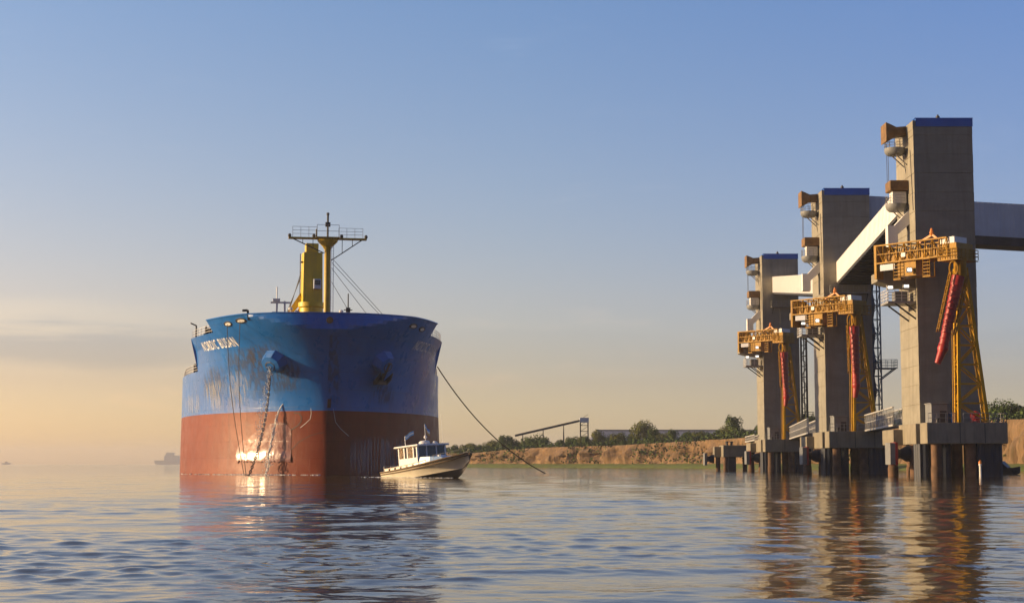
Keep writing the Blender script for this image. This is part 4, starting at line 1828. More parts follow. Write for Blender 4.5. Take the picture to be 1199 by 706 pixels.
# ---- anchor pockets, anchor
def pocket(px_, z, side, name):
    s = on_hull(px_, z, side)
    c = hull_pt(s, z, side)
    n = hull_normal(s, z, side)
    u = Vector((0, 0, 1)).cross(n).normalized()
    w = n.cross(u)
    mb = MB()
    def ring(r, d, drop=0.0):
        return [c + n * d + u * (r * 1.25 * math.cos(2 * math.pi * (k + .5) / 8)) + w * (r * math.sin(2 * math.pi * (k + .5) / 8) - drop) for k in range(8)]
    mb.rings([ring(1.75, -0.7), ring(1.6, 0.25), ring(1.25, 1.15, 0.15), ring(0.75, 1.25, 0.3)], True, True)
    mb.build(name, M['hull_blue'], ship)
    mb = MB()
    mb.rings([ring(0.76, 1.24, 0.3), ring(0.62, 1.3, 0.3), ring(0.5, 1.05, 0.3)], False, True)
    return c, n, u, w, mb.build('hawse_mouth', M['dark_steel'], ship)


cS, nS, uS, wS, _ = pocket(322, 15.4, -1, 'anchor_bolster')
cP, nP, uP, wP, _ = pocket(448, 15.5, 1, 'anchor_bolster')
# stowed anchor below the port bolster
mb = MB()
base = cP + nP * 1.1 - wP * 0.5
mb.beam(base + wP * 0.8, base - wP * 2.3, 0.42, 0.42)
mb.beam(base - wP * 2.2 - uP * 1.25, base - wP * 2.2 + uP * 1.25, 0.6, 0.6)
for sgn in (-1, 1):
    tip = base - wP * 0.55 + uP * sgn * 1.35 + nP * 0.35
    r0 = base - wP * 2.3 + uP * sgn * 1.1
    mb.path([r0, r0.lerp(tip, 0.5) + nP * 0.1, tip], 0.3, 6, radii=[0.36, 0.32, 0.06])
mb.build('anchor', M['dark_steel'], ship)
# rust stains that ran down from the hawse mouths and fairleads
M['stain'] = bpy.data.materials.new('rust_stain')
M['stain'].use_nodes = True
_n, _l = M['stain'].node_tree.nodes, M['stain'].node_tree.links
_b = _n['Principled BSDF']
_b.inputs['Roughness'].default_value = 0.7
_t = _n.new('ShaderNodeUVMap')
_s = _n.new('ShaderNodeSeparateXYZ')
_l.new(_t.outputs[0], _s.inputs[0])
_tc = _n.new('ShaderNodeTexCoord')
_mp = _n.new('ShaderNodeMapping')
_mp.inputs['Scale'].default_value = (2.4, 2.4, 0.16)
_l.new(_tc.outputs['Object'], _mp.inputs[0])
_z = _n.new('ShaderNodeTexNoise')
_z.inputs['Scale'].default_value = 1.0
_z.inputs['Detail'].default_value = 7
_l.new(_mp.outputs[0], _z.inputs[0])
def _m(op, a, b):
    x = _n.new('ShaderNodeMath')
    x.operation = op
    for i, v in enumerate((a, b)):
        if isinstance(v, (int, float)):
            x.inputs[i].default_value = v
        else:
            _l.new(v, x.inputs[i])
    return x.outputs[0]
_u4 = _m('MULTIPLY', _m('MULTIPLY', _s.outputs[0], _m('SUBTRACT', 1.0, _s.outputs[0])), 4.0)
_v4 = _m('MULTIPLY', _m('MULTIPLY', _s.outputs[1], _m('SUBTRACT', 1.0, _s.outputs[1])), 4.0)
_w = _m('POWER', _m('MULTIPLY', _u4, _v4), 1.4)
_a = _m('MULTIPLY', _w, _m('MAXIMUM', _m('MULTIPLY', _m('SUBTRACT', _z.outputs[0], 0.42), 5.0), 0.0))
_a = _m('MINIMUM', _a, 0.36)
_l.new(_a, _b.inputs['Alpha'])
_r = _n.new('ShaderNodeValToRGB')
_r.color_ramp.elements[0].color = (0.055, 0.045, 0.02, 1)
_r.color_ramp.elements[1].color = (0.11, 0.075, 0.03, 1)
_l.new(_z.outputs[0], _r.inputs[0])
_l.new(_r.outputs[0], _b.inputs['Base Color'])


def stain(px0, px1, z0, z1, side, m=None, name='rust_stain', off=0.03):
    mb = MB()
    nu, nv = 10, 10
    v, uv = [], []
    for i in range(nu + 1):
        for j in range(nv + 1):
            z = z0 + (z1 - z0) * j / nv
            v.append(hull_pt(on_hull(px0 + (px1 - px0) * i / nu, z, side), z, side, off))
            uv.append((i / nu, j / nv))
    f = grid_faces(nu + 1, nv + 1)
    me = bpy.data.meshes.new(name)
    me.from_pydata([tuple(p) for p in v], [], f)
    lay = me.uv_layers.new(name='UVMap')
    for lp in me.loops:
        lay.data[lp.index].uv = uv[lp.vertex_index]
    me.materials.append(m or M['stain'])
    me.polygons.foreach_set('use_smooth', [True] * len(f))
    o = bpy.data.objects.new(name, me)
    COL.objects.link(o)
    o.parent = ship


stain(285, 334, 10.0, 18.5, -1)
stain(322, 354, 11.0, 15.8, -1)
stain(262, 308, 13.5, 17.6, -1)
stain(434, 462, 9.5, 13.0, 1)
stain(376, 400, 8.8, 20.0, 1, off=0.03)
stain(236, 266, 10.5, 15.6, -1)

# pale scuffs where tugs and ropes wore the paint
M['scuff'] = M['stain'].copy()
M['scuff'].name = 'worn_paint'
for nd in M['scuff'].node_tree.nodes:
    if nd.type == 'VALTORGB':
        nd.color_ramp.elements[0].color = (0.30, 0.33, 0.38, 1)
        nd.color_ramp.elements[1].color = (0.55, 0.55, 0.55, 1)
stain(238, 266, 8.7, 13.6, -1, M['scuff'], 'paint_scuff', 0.04)
stain(262, 294, 8.8, 14.6, -1, M['scuff'], 'paint_scuff', 0.04)
stain(216, 236, 8.7, 12.0, -1, M['scuff'], 'paint_scuff', 0.04)
stain(400, 490, -0.6, 5.5, 1, M['scuff'], 'salt_stain', 0.04)


# ---- closed fairleads in the bulwark
def fairlead(px_, z, side):
    s = on_hull(px_, z, side)
    c, n = hull_pt(s, z, side), hull_normal(s, z, side)
    u = Vector((0, 0, 1)).cross(n).normalized()
    w = n.cross(u)
    mb = MB()
    def ring(a, b, d):
        return [c + n * d + u * a * math.cos(2 * math.pi * k / 14) + w * b * math.sin(2 * math.pi * k / 14) for k in range(14)]
    mb.rings([ring(1.1, 0.40, -0.1), ring(1.1, 0.40, 0.10), ring(0.95, 0.27, 0.12), ring(0.93, 0.25, 0.06)], False, False)
    f_ = mb.build('fairlead', M['dark_steel'], ship, smooth=True)
    mb = MB()
    mb.rings([ring(0.93, 0.25, 0.055), ring(0.3, 0.10, 0.05)], False, True)
    mb.build('opening', M['white'], f_)  # white fill stands for sky and lit plate seen through the hole
    return ship_m @ (c + n * 0.15)


fl1 = fairlead(267, 20.55, -1)
fl2 = fairlead(282, 20.75, -1)
fairlead(484, 20.4, 1)
fairlead(494, 20.25, 1)
mb = MB()
for side in (-1, 1):
    s = on_hull(388, 20.4, 1)
c = Vector((-s_stem(19.2) - 0.42 * 1.3, 0, 20.5))
mb.lathe(c + Vector((0.05, 0, 0)), [(0.45, 0), (0.45, 0.25), (0.3, 0.3)], 12, axis=(1, 0, 0))
mb.build('bow_roller', M['rust'], ship, smooth=True)

# ---- rails and gear at the deck edge
for side in (-1, 1):
    mb = MB()
    pts = [hull_pt(s, Z_FC, side) + Vector((0, -side * 0.25, 0)) for s in (11.0, 13, 15, 17, 19, 21, 22.8)]
    mb.rail(pts, 1.15, 1.4, 0.04, 3)
    mb.build('forecastle_rail', M['white'], ship)
    mb = MB()
    pts = [hull_pt(s, Z_MAIN, side) + Vector((0, -side * 0.25, 0)) for s in (23.5, 26, 29, 32, 36, 50, 70, 100, 130, 160, 186)]
    mb.rail(pts, 1.15, 1.6, 0.04, 3)
    mb.build('deck_rail', M['white'], ship)
    for s in (13.5, 17.5):
        b = half_b(s, Z_FC)
        mb = MB()
        mb.lathe((-s, side * (b - 2.0), Z_FC + 0.75), [(0.3, -1.1), (0.75, -1.05), (0.75, -0.85), (0.45, -0.8), (0.45, 0.5), (0.75, 0.55), (0.75, 0.75), (0.3, 0.8)], 14, axis=(0, 1, 0))
        mb.box((-s - 0.6, side * (b - 2.0) - 1.3, Z_FC), (-s + 0.6, side * (b - 2.0) + 1.2, Z_FC + 0.35))
        mb.build('mooring_winch', M['dark_steel'], ship)
    for s in (26.5, 31.0):
        b = half_b(s, Z_MAIN)
        mb = MB()
        mb.lathe((-s, side * (b - 1.1), Z_MAIN), [(0.35, 0), (0.35, 1.2), (0.45, 1.3), (0.2, 1.6)], 10)
        mb.box((-s - 1.2, side * (b - 1.2) - 0.4, Z_MAIN), (-s + 1.2, side * (b - 1.2) + 0.4, Z_MAIN + 0.9))
        mb.build('deck_fitting', M['dark_steel'], ship)
# gangway davit and small posts on the forecastle side
mb = MB()
p = hull_pt(22.2, Z_FC, -1)
mb.tube(p + Vector((0, 0.6, 0)), p + Vector((0, 0.6, 1.9)), 0.12, 7)
mb.tube(p + Vector((0, 0.6, 1.9)), p + Vector((0.7, -0.2, 2.2)), 0.10, 7)
mb.build('davit', M['dark_steel'], ship)
mb = MB()
p = hull_pt(on_hull(288, 21.4, -1), Z_BW, -1)
mb.beam(p + Vector((0, 0.4, -0.8)), p + Vector((0.1, 0.2, 0.55)), 0.3)
mb.beam(p + Vector((0.1, 0.2, 0.5)), p + Vector((0.1, -0.5, 0.45)), 0.3)
mb.build('lamp_bracket', M['dark_steel'], ship)

# ---- foremast
s_m = 2.4
mt = MB()
mt.lathe((-s_m, 0, Z_FC), [(0.46, 0), (0.44, 6), (0.42, 10.9), (0.7, 11.4), (1.3, 12.0), (1.45, 12.3)], 14)
mast = mt.build('foremast', M['mast_tan'], ship, smooth=True)
zP = 32.3
mb = MB()
mb.beam((-s_m, -5.35, zP), (-s_m, 5.35, zP), 0.9, 0.22)
mb.box((-s_m - 0.9, -1.6, zP + 0.05), (-s_m + 0.9, 1.6, zP + 0.17))
pf = mb.build('yard_platform', M['mast_tan'], mast)
mb = MB()
mb.rail([(-s_m + 0.4, -4.8, zP + 0.1), (-s_m + 0.4, -1.5, zP + 0.1)], 1.45, 1.3, 0.03, 3)
mb.rail([(-s_m + 0.4, 1.5, zP + 0.1), (-s_m + 0.4, 4.8, zP + 0.1)], 1.35, 1.3, 0.03, 3)
mb.rail([(-s_m + 0.9, -1.5, zP + 0.1), (-s_m + 0.9, 1.5, zP + 0.1)], 1.7, 1.5, 0.035, 2)
mb.build('railing', M['steel'], mast)
mb = MB()
for sgn, z in ((-1, zP - 2.0), (1, zP - 3.0)):
    mb.beam((-s_m, sgn * 4.7, zP - 0.1), (-s_m, sgn * 0.5, z), 0.13)
    mb.beam((-s_m, sgn * 3.4, zP - 0.1), (-s_m, sgn * 3.4, zP - 0.1 + (z - zP) * 0.31), 0.08)
    mb.beam((-s_m, sgn * 2.0, zP - 0.1), (-s_m, sgn * 2.0, zP - 0.1 + (z - zP) * 0.64), 0.08)
mb.build('brace', M['dark_steel'], mast)
mb = MB()
mb.tube((-s_m, 0, zP), (-s_m, 0, 35.6), 0.14, 8)
mb.box((-s_m - 0.32, -0.34, 34.0), (-s_m + 0.32, 0.34, 34.55))
mb.tube((-s_m, 0, 35.6), (-s_m, 0, 35.9), 0.2, 8)
mb.tube((-s_m, -1.55, zP), (-s_m, -1.55, zP + 1.3), 0.1, 6)
mb.build('topmast', M['dark_steel'], mast)
for y in (-1.9, 1.9, -5.2, 5.25):
    mb = MB()
    mb.lathe((-s_m + 0.2, y, zP + 0.12), [(0.2, 0), (0.24, 0.25), (0.15, 0.45)], 8)
    mb.build('deck_light', M['dark_steel'], mast)
mb = MB()
for y in (0.45, 0.8):
    mb.tube((-s_m + 0.5, y, Z_FC), (-s_m + 0.5, y, zP), 0.04, 5)
for k in range(30):
    mb.tube((-s_m + 0.5, 0.45, Z_FC + 0.4 * k), (-s_m + 0.5, 0.8, Z_FC + 0.4 * k), 0.025, 4)
mb.build('ladder', M['white'], mast)
for (y, s) in ((8.3, 5.0), (9.2, 7.5), (4.5, 9.0), (7.2, 10.0)):
    mb = MB()
    mb.tube((-s_m, 0.6, zP - 3.5 + (y - 8) * 0.7), (-s, y, Z_BW - 0.2), 0.035, 5)
    mb.build('stay', M['wire'], mast)
# small signal mast and windlass on the forecastle
mb = MB()
mb.tube((-6.5, 3.2, Z_FC), (-6.5, 3.2, 25.2), 0.13, 7, 0.08)
mb.beam((-6.5, 2.6, 22.9), (-6.5, 3.8, 22.9), 0.12)
mb.beam((-6.5, 3.2, 22.2), (-6.5, 5.6, 22.2), 0.07)
mb.box((-6.8, 2.9, 22.6), (-6.2, 3.5, 23.2))
mb.build('signal_mast', M['dark_steel'], ship)
for y in (-5.0, 1.6):
    mb = MB()
    mb.lathe((-7.5, y, Z_FC + 1.1), [(0.4, -1.4), (1.1, -1.3), (1.1, -1.0), (0.6, -0.9), (0.6, 0.6), (1.1, 0.7), (1.1, 1.0), (0.4, 1.1)], 16, axis=(0, 1, 0))
    mb.box((-8.3, y - 1.6, Z_FC), (-6.7, y + 1.4, Z_FC + 0.5))
    mb.build('windlass', M['rust'], ship)
for (x, y, h) in ((-5.5, -4.8, 2.9), (-5.5, -4.0, 2.5), (-6, 2.2, 2.7), (-6.5, 4.4, 2.4)):
    mb = MB()
    mb.tube((x, y, Z_FC), (x, y, Z_FC + h), 0.08, 6)
    mb.lathe((x, y, Z_FC + h), [(0.3, 0), (0.3, 0.25), (0.1, 0.35)], 8)
    mb.build('vent_post', M['white'], ship)


# ---- deck cranes and hatches along the deck
def crane(s, rz, name, jib_dir):
    mb = MB()
    mb.lathe((0, 0, 0), [(1.9, 0), (1.9, 11.6), (2.15, 11.8), (2.15, 12.5)], 20)
    c_ = mb.build(name, M['crane_yellow'], ship, smooth=True)
    c_.location = (-s, 0, Z_MAIN)
    c_.rotation_euler = (0, 0, rz)
    mb = MB()
    mb.rings([[(1.4, -1.6, 12.5), (1.4, 1.6, 12.5), (-1.4, 1.6, 12.5), (-1.4, -1.6, 12.5)], [(1.4, -1.5, 20.6), (1.4, 1.5, 20.6), (-1.4, 1.5, 20.6), (-1.4, -1.5, 20.6)]])
    mb.box((-1.2, -1.0, 20.6), (0.4, 1.0, 22.2))
    mb.build('crane_house', M['crane_yellow'], c_)
    mb = MB()
    mb.bbox((1.4, 0.0, 14.6), (2.3, 1.2, 16.2), 0.05)
    mb.build('operator_cab', M['gallery_grey'], c_)
    mb = MB()
    mb.box((2.302, 0.15, 15.2), (2.33, 1.05, 16.0))
    mb.build('cab_window', M['glass'], c_)
    mb = MB()
    d = Vector(jib_dir)
    a = Vector((0, 0, 13.6)) + Vector((d.x, d.y, 0)).normalized() * 1.4
    sd_ = Vector((-d.y, d.x, 0)).normalized()
    for w in (-0.85, 0.85):
        mb.path([a + sd_ * w, a + sd_ * w + d * 0.35, a + sd_ * w * 0.6 + d], 0.5, 4, radii=[0.75, 0.62, 0.4])
    mb.build('crane_jib', M['crane_yellow'], c_)
    mb = MB()
    for w in (-0.4, 0.0, 0.4):
        mb.tube(Vector((-0.4, w, 22.0)), a + d * 0.95 + sd_ * w, 0.05, 5)
    mb.build('jib_rope', M['wire'], c_)
    mb = MB()
    for k in range(22):
        mb.tube((-1.1, -1.75, 12.6 + 0.36 * k), (-0.7, -1.75, 12.6 + 0.36 * k), 0.03, 4)
    for x in (-1.1, -0.7):
        mb.tube((x, -1.75, 12.6), (x, -1.75, 20.6), 0.04, 5)
    mb.box((-0.2, -1.95, 19.0), (0.8, -1.5, 19.15))
    mb.build('crane_ladder', M['dark_steel'], c_)


crane(44.0, R(6), 'deck_crane', (-6.0, -3.4, -5.6))
for i, s in enumerate((54, 84, 114, 144)):
    mb = MB()
    mb.bbox((-s - 20, -9, Z_MAIN), (-s, 9, Z_MAIN + 2.6), 0.15)
    mb.build('hatch_cover', M['hull_blue'], ship)
# accommodation block far aft with bridge wings, funnel and radar mast
mb = MB()
for k in range(5):
    mb.box((-204 + 0.4 * k, -13 + 0.8 * k, Z_MAIN + 2.8 * k), (-190 - 0.3 * k, 13 - 0.8 * k, Z_MAIN + 2.8 * (k + 1) - 0.004))
mb.box((-198, -18.5, Z_MAIN + 14), (-192, 18.5, Z_MAIN + 16.6))
ac = mb.build('accommodation_block', M['white'], ship)
for k in range(5):
    for y in range(-9, 10, 3):
        mb = MB()
        mb.box((-189.99 - 0.3 * k, y - 0.5, Z_MAIN + 2.8 * k + 1.0), (-189.95 - 0.3 * k, y + 0.5, Z_MAIN + 2.8 * k + 1.9))
        mb.build('window', M['glass'], ac)
mb = MB()
mb.box((-191.99, -17, Z_MAIN + 15), (-191.95, 17, Z_MAIN + 16))
mb.build('bridge_window', M['glass'], ac)
mb = MB()
mb.bbox((-214, -3.5, Z_MAIN), (-207, 3.5, Z_MAIN + 17), 0.3)
mb.build('funnel', M['hull_blue'], ship)
zt = Z_MAIN + 16.6
mb = MB()
for sy in (-1.2, 1.2):
    mb.beam((-196, sy, zt), (-196, sy * 0.8, 42.8), 0.5)
mb.beam((-196, -2.2, 39.8), (-196, 2.2, 39.8), 0.5)
mb.beam((-196, -2.6, 42.4), (-196, 2.6, 42.4), 0.45)
mb.tube((-196, -1.0, 42.7), (-196, -1.0, 46.4), 0.14, 6)
mb.box((-196.5, -2.0, 42.7), (-195.5, -0.2, 43.4))
mb.build('radar_mast', M['white'], ship)

# ------------------------------------------------------------------ ropes, chain and water at the bow
endS = P(287, 552.2, 212)
endS.z = -0.4
for (a, pe, lb) in ((fl1, (286.5, 551.5), 'aft'), (fl2, (288.5, 551.5), 'fwd')):
    e = P(pe[0], pe[1], 212.5)
    e.z = -0.4
    mb = MB()
    pts = []
    for k in range(25):
        t = k / 24
        p = a.lerp(e, t)
        bow_ = math.sin(math.pi * t)
        p += Vector((-0.35 * bow_, -1.3 * bow_ * (1 - t), -0.3 * bow_))
        pts.append(p)
    mb.path(pts, 0.045, 6)
    o = mb.build('hanging_rope', M['rope'])
    tag(o, 'dark rope hanging from the aftermost bow fairlead beside the white name' if lb == 'aft' else 'dark rope hanging from the fairlead nearest the stem down to the water', 'rope', "ropes hanging down the ship's bow")
# anchor chain: oval links, turned in turn
a = ship_m @ (cS + nS * 1.25 - wS * 0.35)
e = P(289.5, 553, 209.5)
e.z = -0.5
chain_a, chain_e = a.copy(), e.copy()
mb = MB()
NL = 46
for k in range(NL):
    t = (k + 0.5) / NL
    sag = 4 * t * (1 - t)
    p = a.lerp(e, t) + Vector((0.6 * sag, 0.3 * sag, -0.5 * sag))
    t2 = t + 0.01
    d = ((a.lerp(e, t2) + Vector((0.6, 0.3, -0.5)) * 4 * t2 * (1 - t2)) - p).normalized()
    u = d.orthogonal().normalized()
    u.rotate(Matrix.Rotation(R(90) * (k % 2) + 0.5, 3, d))
    pts = [p + d * (0.26 * math.cos(x)) + u * (0.15 * math.sin(x)) for x in [2 * math.pi * q / 10 for q in range(11)]]
    mb.path(pts, 0.062, 5)
tag(mb.build('anchor_chain', M['chain'], smooth=True), "heavy anchor chain slanting from the ship's hawse into the water", 'chain')


def jet(pts_px, Y, name, label, r0, r1, seed, n=60):
    rnd = random.Random(seed)
    ctrl = [P(a, b, y) for (a, b, y) in pts_px]
    mb = MB()
    for strand in range(5):
        pts, rad = [], []
        for k in range(n):
            t = k / (n - 1) * (len(ctrl) - 1)
            i = min(len(ctrl) - 2, int(t))
            f = t - i
            p0, p1, p2, p3 = ctrl[max(0, i - 1)], ctrl[i], ctrl[i + 1], ctrl[min(len(ctrl) - 1, i + 2)]
            p = 0.5 * (2 * p1 + (p2 - p0) * f + (2 * p0 - 5 * p1 + 4 * p2 - p3) * f * f + (3 * p1 - p0 - 3 * p2 + p3) * f ** 3)
            w = (k / n)
            spread = 0.04 + 0.42 * w
            jx = fb(Vector((k * 0.16, strand * 7.3, seed))) * spread
            jy = fb(Vector((k * 0.16, strand * 7.3 + 40, seed))) * spread
            pts.append(p + Vector((jx, jy, 0)))
            rad.append((r0 + (r1 - r0) * w) * (0.45 + 0.8 * abs(fb(Vector((k * 0.5, strand * 3.1, seed + 9))))) + 0.01)
        mb.path(pts, 0.05, 6, radii=rad)
    for k in range(150):
        t = rnd.random() ** 0.6
        i = int(t * (len(ctrl) - 1 - 1e-6))
        p = ctrl[i].lerp(ctrl[i + 1], t * (len(ctrl) - 1) - i)
        c = p + Vector((rnd.gauss(0, 0.32), rnd.gauss(0, 0.2), rnd.gauss(0, 0.2))) * (0.3 + t)
        s = 0.03 + 0.05 * rnd.random()
        mb.lathe(c, [(0.01, -s), (s, 0), (0.01, s * 1.6)], 5)
    o = mb.build(name, M['jet'], smooth=True)
    tag(o, label, 'water')


outp = ship_m @ hull_pt(on_hull(332, 8.9, -1), 8.9, -1)
jet([(332, 471.5, outp.y - 0.02), (327, 480, outp.y - 0.02), (323, 493, outp.y + 0.05), (319, 512, outp.y + 0.15), (315, 533, outp.y + 0.25), (312, 555.0, outp.y + 0.35)], 0, 'discharge_water', 'pale stream of water arcing out of an outlet at the red waterline', 0.075, 0.07, 3)
ww = MB()
rw = random.Random(21)
for strand in range(4):
    pts, rad = [], []
    for k in range(46):
        t = 0.02 + 0.60 * k / 45
        sag = 4 * t * (1 - t)
        p = chain_a.lerp(chain_e, t) + Vector((0.6 * sag, 0.3 * sag, -0.5 * sag))
        p += Vector((fb(Vector((k * 0.22, strand * 5.0, 1))), 0.5 * fb(Vector((k * 0.22, strand * 5.0, 31))) - 0.12, 0)) * (0.12 + 0.35 * t)
        pts.append(p)
        rad.append(0.012 + 0.075 * (1 - t) * abs(fb(Vector((k * 0.6, strand * 3.3, 77)))) * 1.6)
    ww.path(pts, 0.05, 5, radii=rad)
for k in range(260):
    t = rw.random() ** 1.2 * 0.75
    p = chain_a.lerp(chain_e, t) + Vector((rw.gauss(0, 0.22) + 0.3 * t, rw.gauss(0, 0.15) - 0.1, rw.gauss(0, 0.2) - 0.3 * t))
    d_ = 0.025 + 0.055 * rw.random()
    ww.lathe(p, [(0.01, -d_), (d_, 0), (0.01, d_ * 1.6)], 5)
tag(ww.build('chain_wash_water', M['jet'], smooth=True), "broken white wash water falling along the slanting anchor chain", 'water')
# foam where water and hull meet
fm = MB()
rf = random.Random(4)
for k in range(420):
    px_ = rf.choice([rf.gauss(290, 14), rf.gauss(313, 9), rf.uniform(215, 380)])
    if not 214 < px_ < 384:
        continue
    s = on_hull(px_, 0.0, -1)
    p = ship_m @ hull_pt(s, 0.0, -1, 0.15 + abs(rf.gauss(0, 0.6)))
    r_ = 0.05 + 0.12 * rf.random()
    fm.lathe((p.x, p.y, 0.0), [(r_, 0.0), (r_ * 0.8, r_ * 0.5), (r_ * 0.2, r_ * 0.75)], 6)
M['foam'] = mat('foam', (0.62, 0.62, 0.6), 0.5, var=0.1)
tag(fm.build('foam', M['foam']), "broken white foam on the water along the ship's lit bow", 'foam', kind='stuff')

# mooring line off the port bow to the water
a = ship_m @ (hull_pt(25.0, 16.2, 1) + Vector((0, 0.1, 0)))
e = P(641, 553.2, 262)
e.z = -0.2
mb = MB()
pts = []
for k in range(41):
    t = k / 40
    p = a.lerp(e, t)
    p.z -= 2.6 * 4 * t * (1 - t) * (1 - 0.25 * t)
    pts.append(p)
mb.path(pts, 0.085, 6)
tag(mb.build('mooring_rope', M['rope'], smooth=True), "long dark mooring rope sagging from the ship's shaded side into the water", 'rope')

# ------------------------------------------------------------------ pilot boat
M['boat_glass'] = bpy.data.materials.new('boat_glass')
M['boat_glass'].use_nodes = True
_gn, _gl = M['boat_glass'].node_tree.nodes, M['boat_glass'].node_tree.links
_gn.clear()
_go = _gn.new('ShaderNodeOutputMaterial')
_gm = _gn.new('ShaderNodeMixShader')
_gt = _gn.new('ShaderNodeBsdfTransparent')
_gt.inputs[0].default_value = (0.55, 0.60, 0.62, 1)
_gg = _gn.new('ShaderNodeBsdfGlossy')
_gg.inputs['Roughness'].default_value = 0.03
_gg.inputs[0].default_value = (0.8, 0.85, 0.9, 1)
_gf = _gn.new('ShaderNodeFresnel')
_gf.inputs[0].default_value = 1.6
_gl.new(_gf.outputs[0], _gm.inputs[0])
_gl.new(_gt.outputs[0], _gm.inputs[1])
_gl.new(_gg.outputs[0], _gm.inputs[2])
_gl.new(_gm.outputs[0], _go.inputs[0])
BETA = R(-48)
boat = empty('pilot_boat', (P(507, 556, 178).x, 178.0, -0.05), BETA)
boat.rotation_euler = (R(2.0), R(-4.5), BETA)
tag(boat, "cream motor boat with a white wheelhouse, bow raised, beside the ship's red hull", 'boat')
BL, BB = 12.6, 5.0


def boat_sec(x):
    """x -6.3 stern .. +6.3 bow: sheer half breadth, sheer z, chine half breadth, chine z, keel z"""
    t = (x + 6.3) / 12.6
    f = max(0.0, (t - 0.45) / 0.55)
    hb = BB / 2 * (0.90 + 0.10 * min(1, t / 0.35)) * (1 - f ** 2.6) ** 0.75 + 0.06
    zs = 1.15 + 0.10 * t + 0.95 * t ** 2.2
    fc = max(0.0, (t - 0.35) / 0.55)
    cb = BB / 2 * 0.84 * max(0.0, 1 - fc ** 2.0) ** 0.9 + 0.04
    zc = 0.16 + 0.10 * t + 0.95 * max(0, t - 0.3) ** 1.6
    zk = -0.55 + 1.9 * max(0.0, (t - 0.72) / 0.28) ** 2.2
    if t > 0.9:
        cb = min(cb, hb * 0.55)
        zc = min(zc + (t - 0.9) * 6, zs - 0.25)
        zk = min(zk, zc - 0.02)
    return hb, zs, cb, zc, zk


xs = [-6.3 + 12.6 * i / 40 for i in range(41)]
secs = []
for x in xs:
    hb, zs, cb, zc, zk = boat_sec(x)
    secs.append((x, hb, zs, cb, zc, zk))
mb = MB()
for sgn in (-1, 1):
    v, nrow = [], 7
    for (x, hb, zs, cb, zc, zk) in secs:
        for j in range(nrow):
            q = j / (nrow - 1)
            cur = q ** (1.0 + 0.9 * max(0, (x + 1) / 7.3))
            v.append((x, sgn * (cb + (hb - cb) * cur), zc + (zs - zc) * q))
    mb.add(v, grid_faces(len(secs), nrow), 0)
    v = []
    for (x, hb, zs, cb, zc, zk) in secs:
        v += [(x, sgn * cb, zc), (x, sgn * cb * 0.5, zk + (zc - zk) * 0.42), (x, 0, zk)]
    mb.add(v, grid_faces(len(secs), 3), 1)
x, hb, zs, cb, zc, zk = secs[0]
mb.add([(x, -hb, zs), (x, hb, zs), (x, cb, zc), (x, 0, zk), (x, -cb, zc)], [(0, 1, 2, 3, 4)], 0)
mb.build('hull', [M['hull_white'], M['antifoul']], boat, smooth=True, angle=30)
mb = MB()
v = []
for (x, hb, zs, cb, zc, zk) in secs:
    v += [(x, -hb + 0.03, zs - 0.12), (x, hb - 0.03, zs - 0.12)]
mb.add(v, grid_faces(len(secs), 2))
mb.build('deck', M['hull_white'], boat)
for sgn in (-1, 1):
    mb = MB()
    mb.path([(x, sgn * (hb + 0.02), zs) for (x, hb, zs, cb, zc, zk) in secs], 0.09, 6)
    mb.build('gunwale', M['wood'], boat)
    mb = MB()
    mb.path([(x, sgn * (cb + (hb - cb) * 0.82 + 0.03), zc + (zs - zc) * 0.76) for (x, hb, zs, cb, zc, zk) in secs], 0.06, 6)
    mb.build('rubbing_strake', M['wood'], boat)
    # low coaming with scupper openings along the side deck
    mb = MB()
    for x0 in np.arange(-5.6, 1.2, 1.1):
        s0, s1 = boat_sec(x0), boat_sec(x0 + 0.72)
        mb.add([(x0, sgn * (s0[0] - 0.1), s0[1]), (x0 + .72, sgn * (s1[0] - 0.1), s1[1]), (x0 + .72, sgn * (s1[0] - 0.16), s1[1] + 0.3), (x0, sgn * (s0[0] - 0.16), s0[1] + 0.3),
                (x0, sgn * (s0[0] - 0.2), s0[1]), (x0 + .72, sgn * (s1[0] - 0.2), s1[1]), (x0 + .72, sgn * (s1[0] - 0.22), s1[1] + 0.3), (x0, sgn * (s0[0] - 0.22), s0[1] + 0.3)],
               [(0, 1, 2, 3), (4, 7, 6, 5), (3, 2, 6, 7), (0, 3, 7, 4), (1, 5, 6, 2)])
    mb.path([(x, sgn * (boat_sec(x)[0] - 0.19), boat_sec(x)[1] + 0.33) for x in np.arange(-5.8, 2.2, 0.5)], 0.06, 5)
    mb.build('toe_rail', M['hull_white'], boat)
# wheelhouse: posts, sills, roof, glass (local x -2.6 aft .. 0.9 front)
HW = 2.05
XA, XF = -3.2, 0.1
ZD, ZS_, ZR = 1.15, 2.35, 3.55
mb = MB()
for sgn in (-1, 1):
    y0, y1 = sgn * HW, sgn * (HW - 0.09)
    mb.box((XA, min(y0, y1), ZD), (XF, max(y0, y1), ZS_))
    for x0 in (XA, XA + 0.95, XA + 1.5, XF - 0.75, XF - 0.16):
        mb.box((x0, min(y0, y1), ZS_), (x0 + 0.16, max(y0, y1), ZR))
mb.box((XF - 0.09, -HW + 0.09, ZD), (XF, HW - 0.09, ZS_))
for y in (-HW + 0.09, -0.75, 0.62, HW - 0.22):
    mb.box((XF - 0.09, y, ZS_), (XF, y + 0.13, ZR))
mb.box((XA, -HW + 0.09, ZD), (XA + 0.09, -0.6, ZR))
mb.box((XA, 0.6, ZD), (XA + 0.09, HW - 0.09, ZR))
wheel = mb.build('wheelhouse', M['boat_white'], boat)
mb = MB()
mb.bbox((XA - 0.55, -HW - 0.22, ZR), (XF + 0.45, HW + 0.22, ZR + 0.2), 0.07)
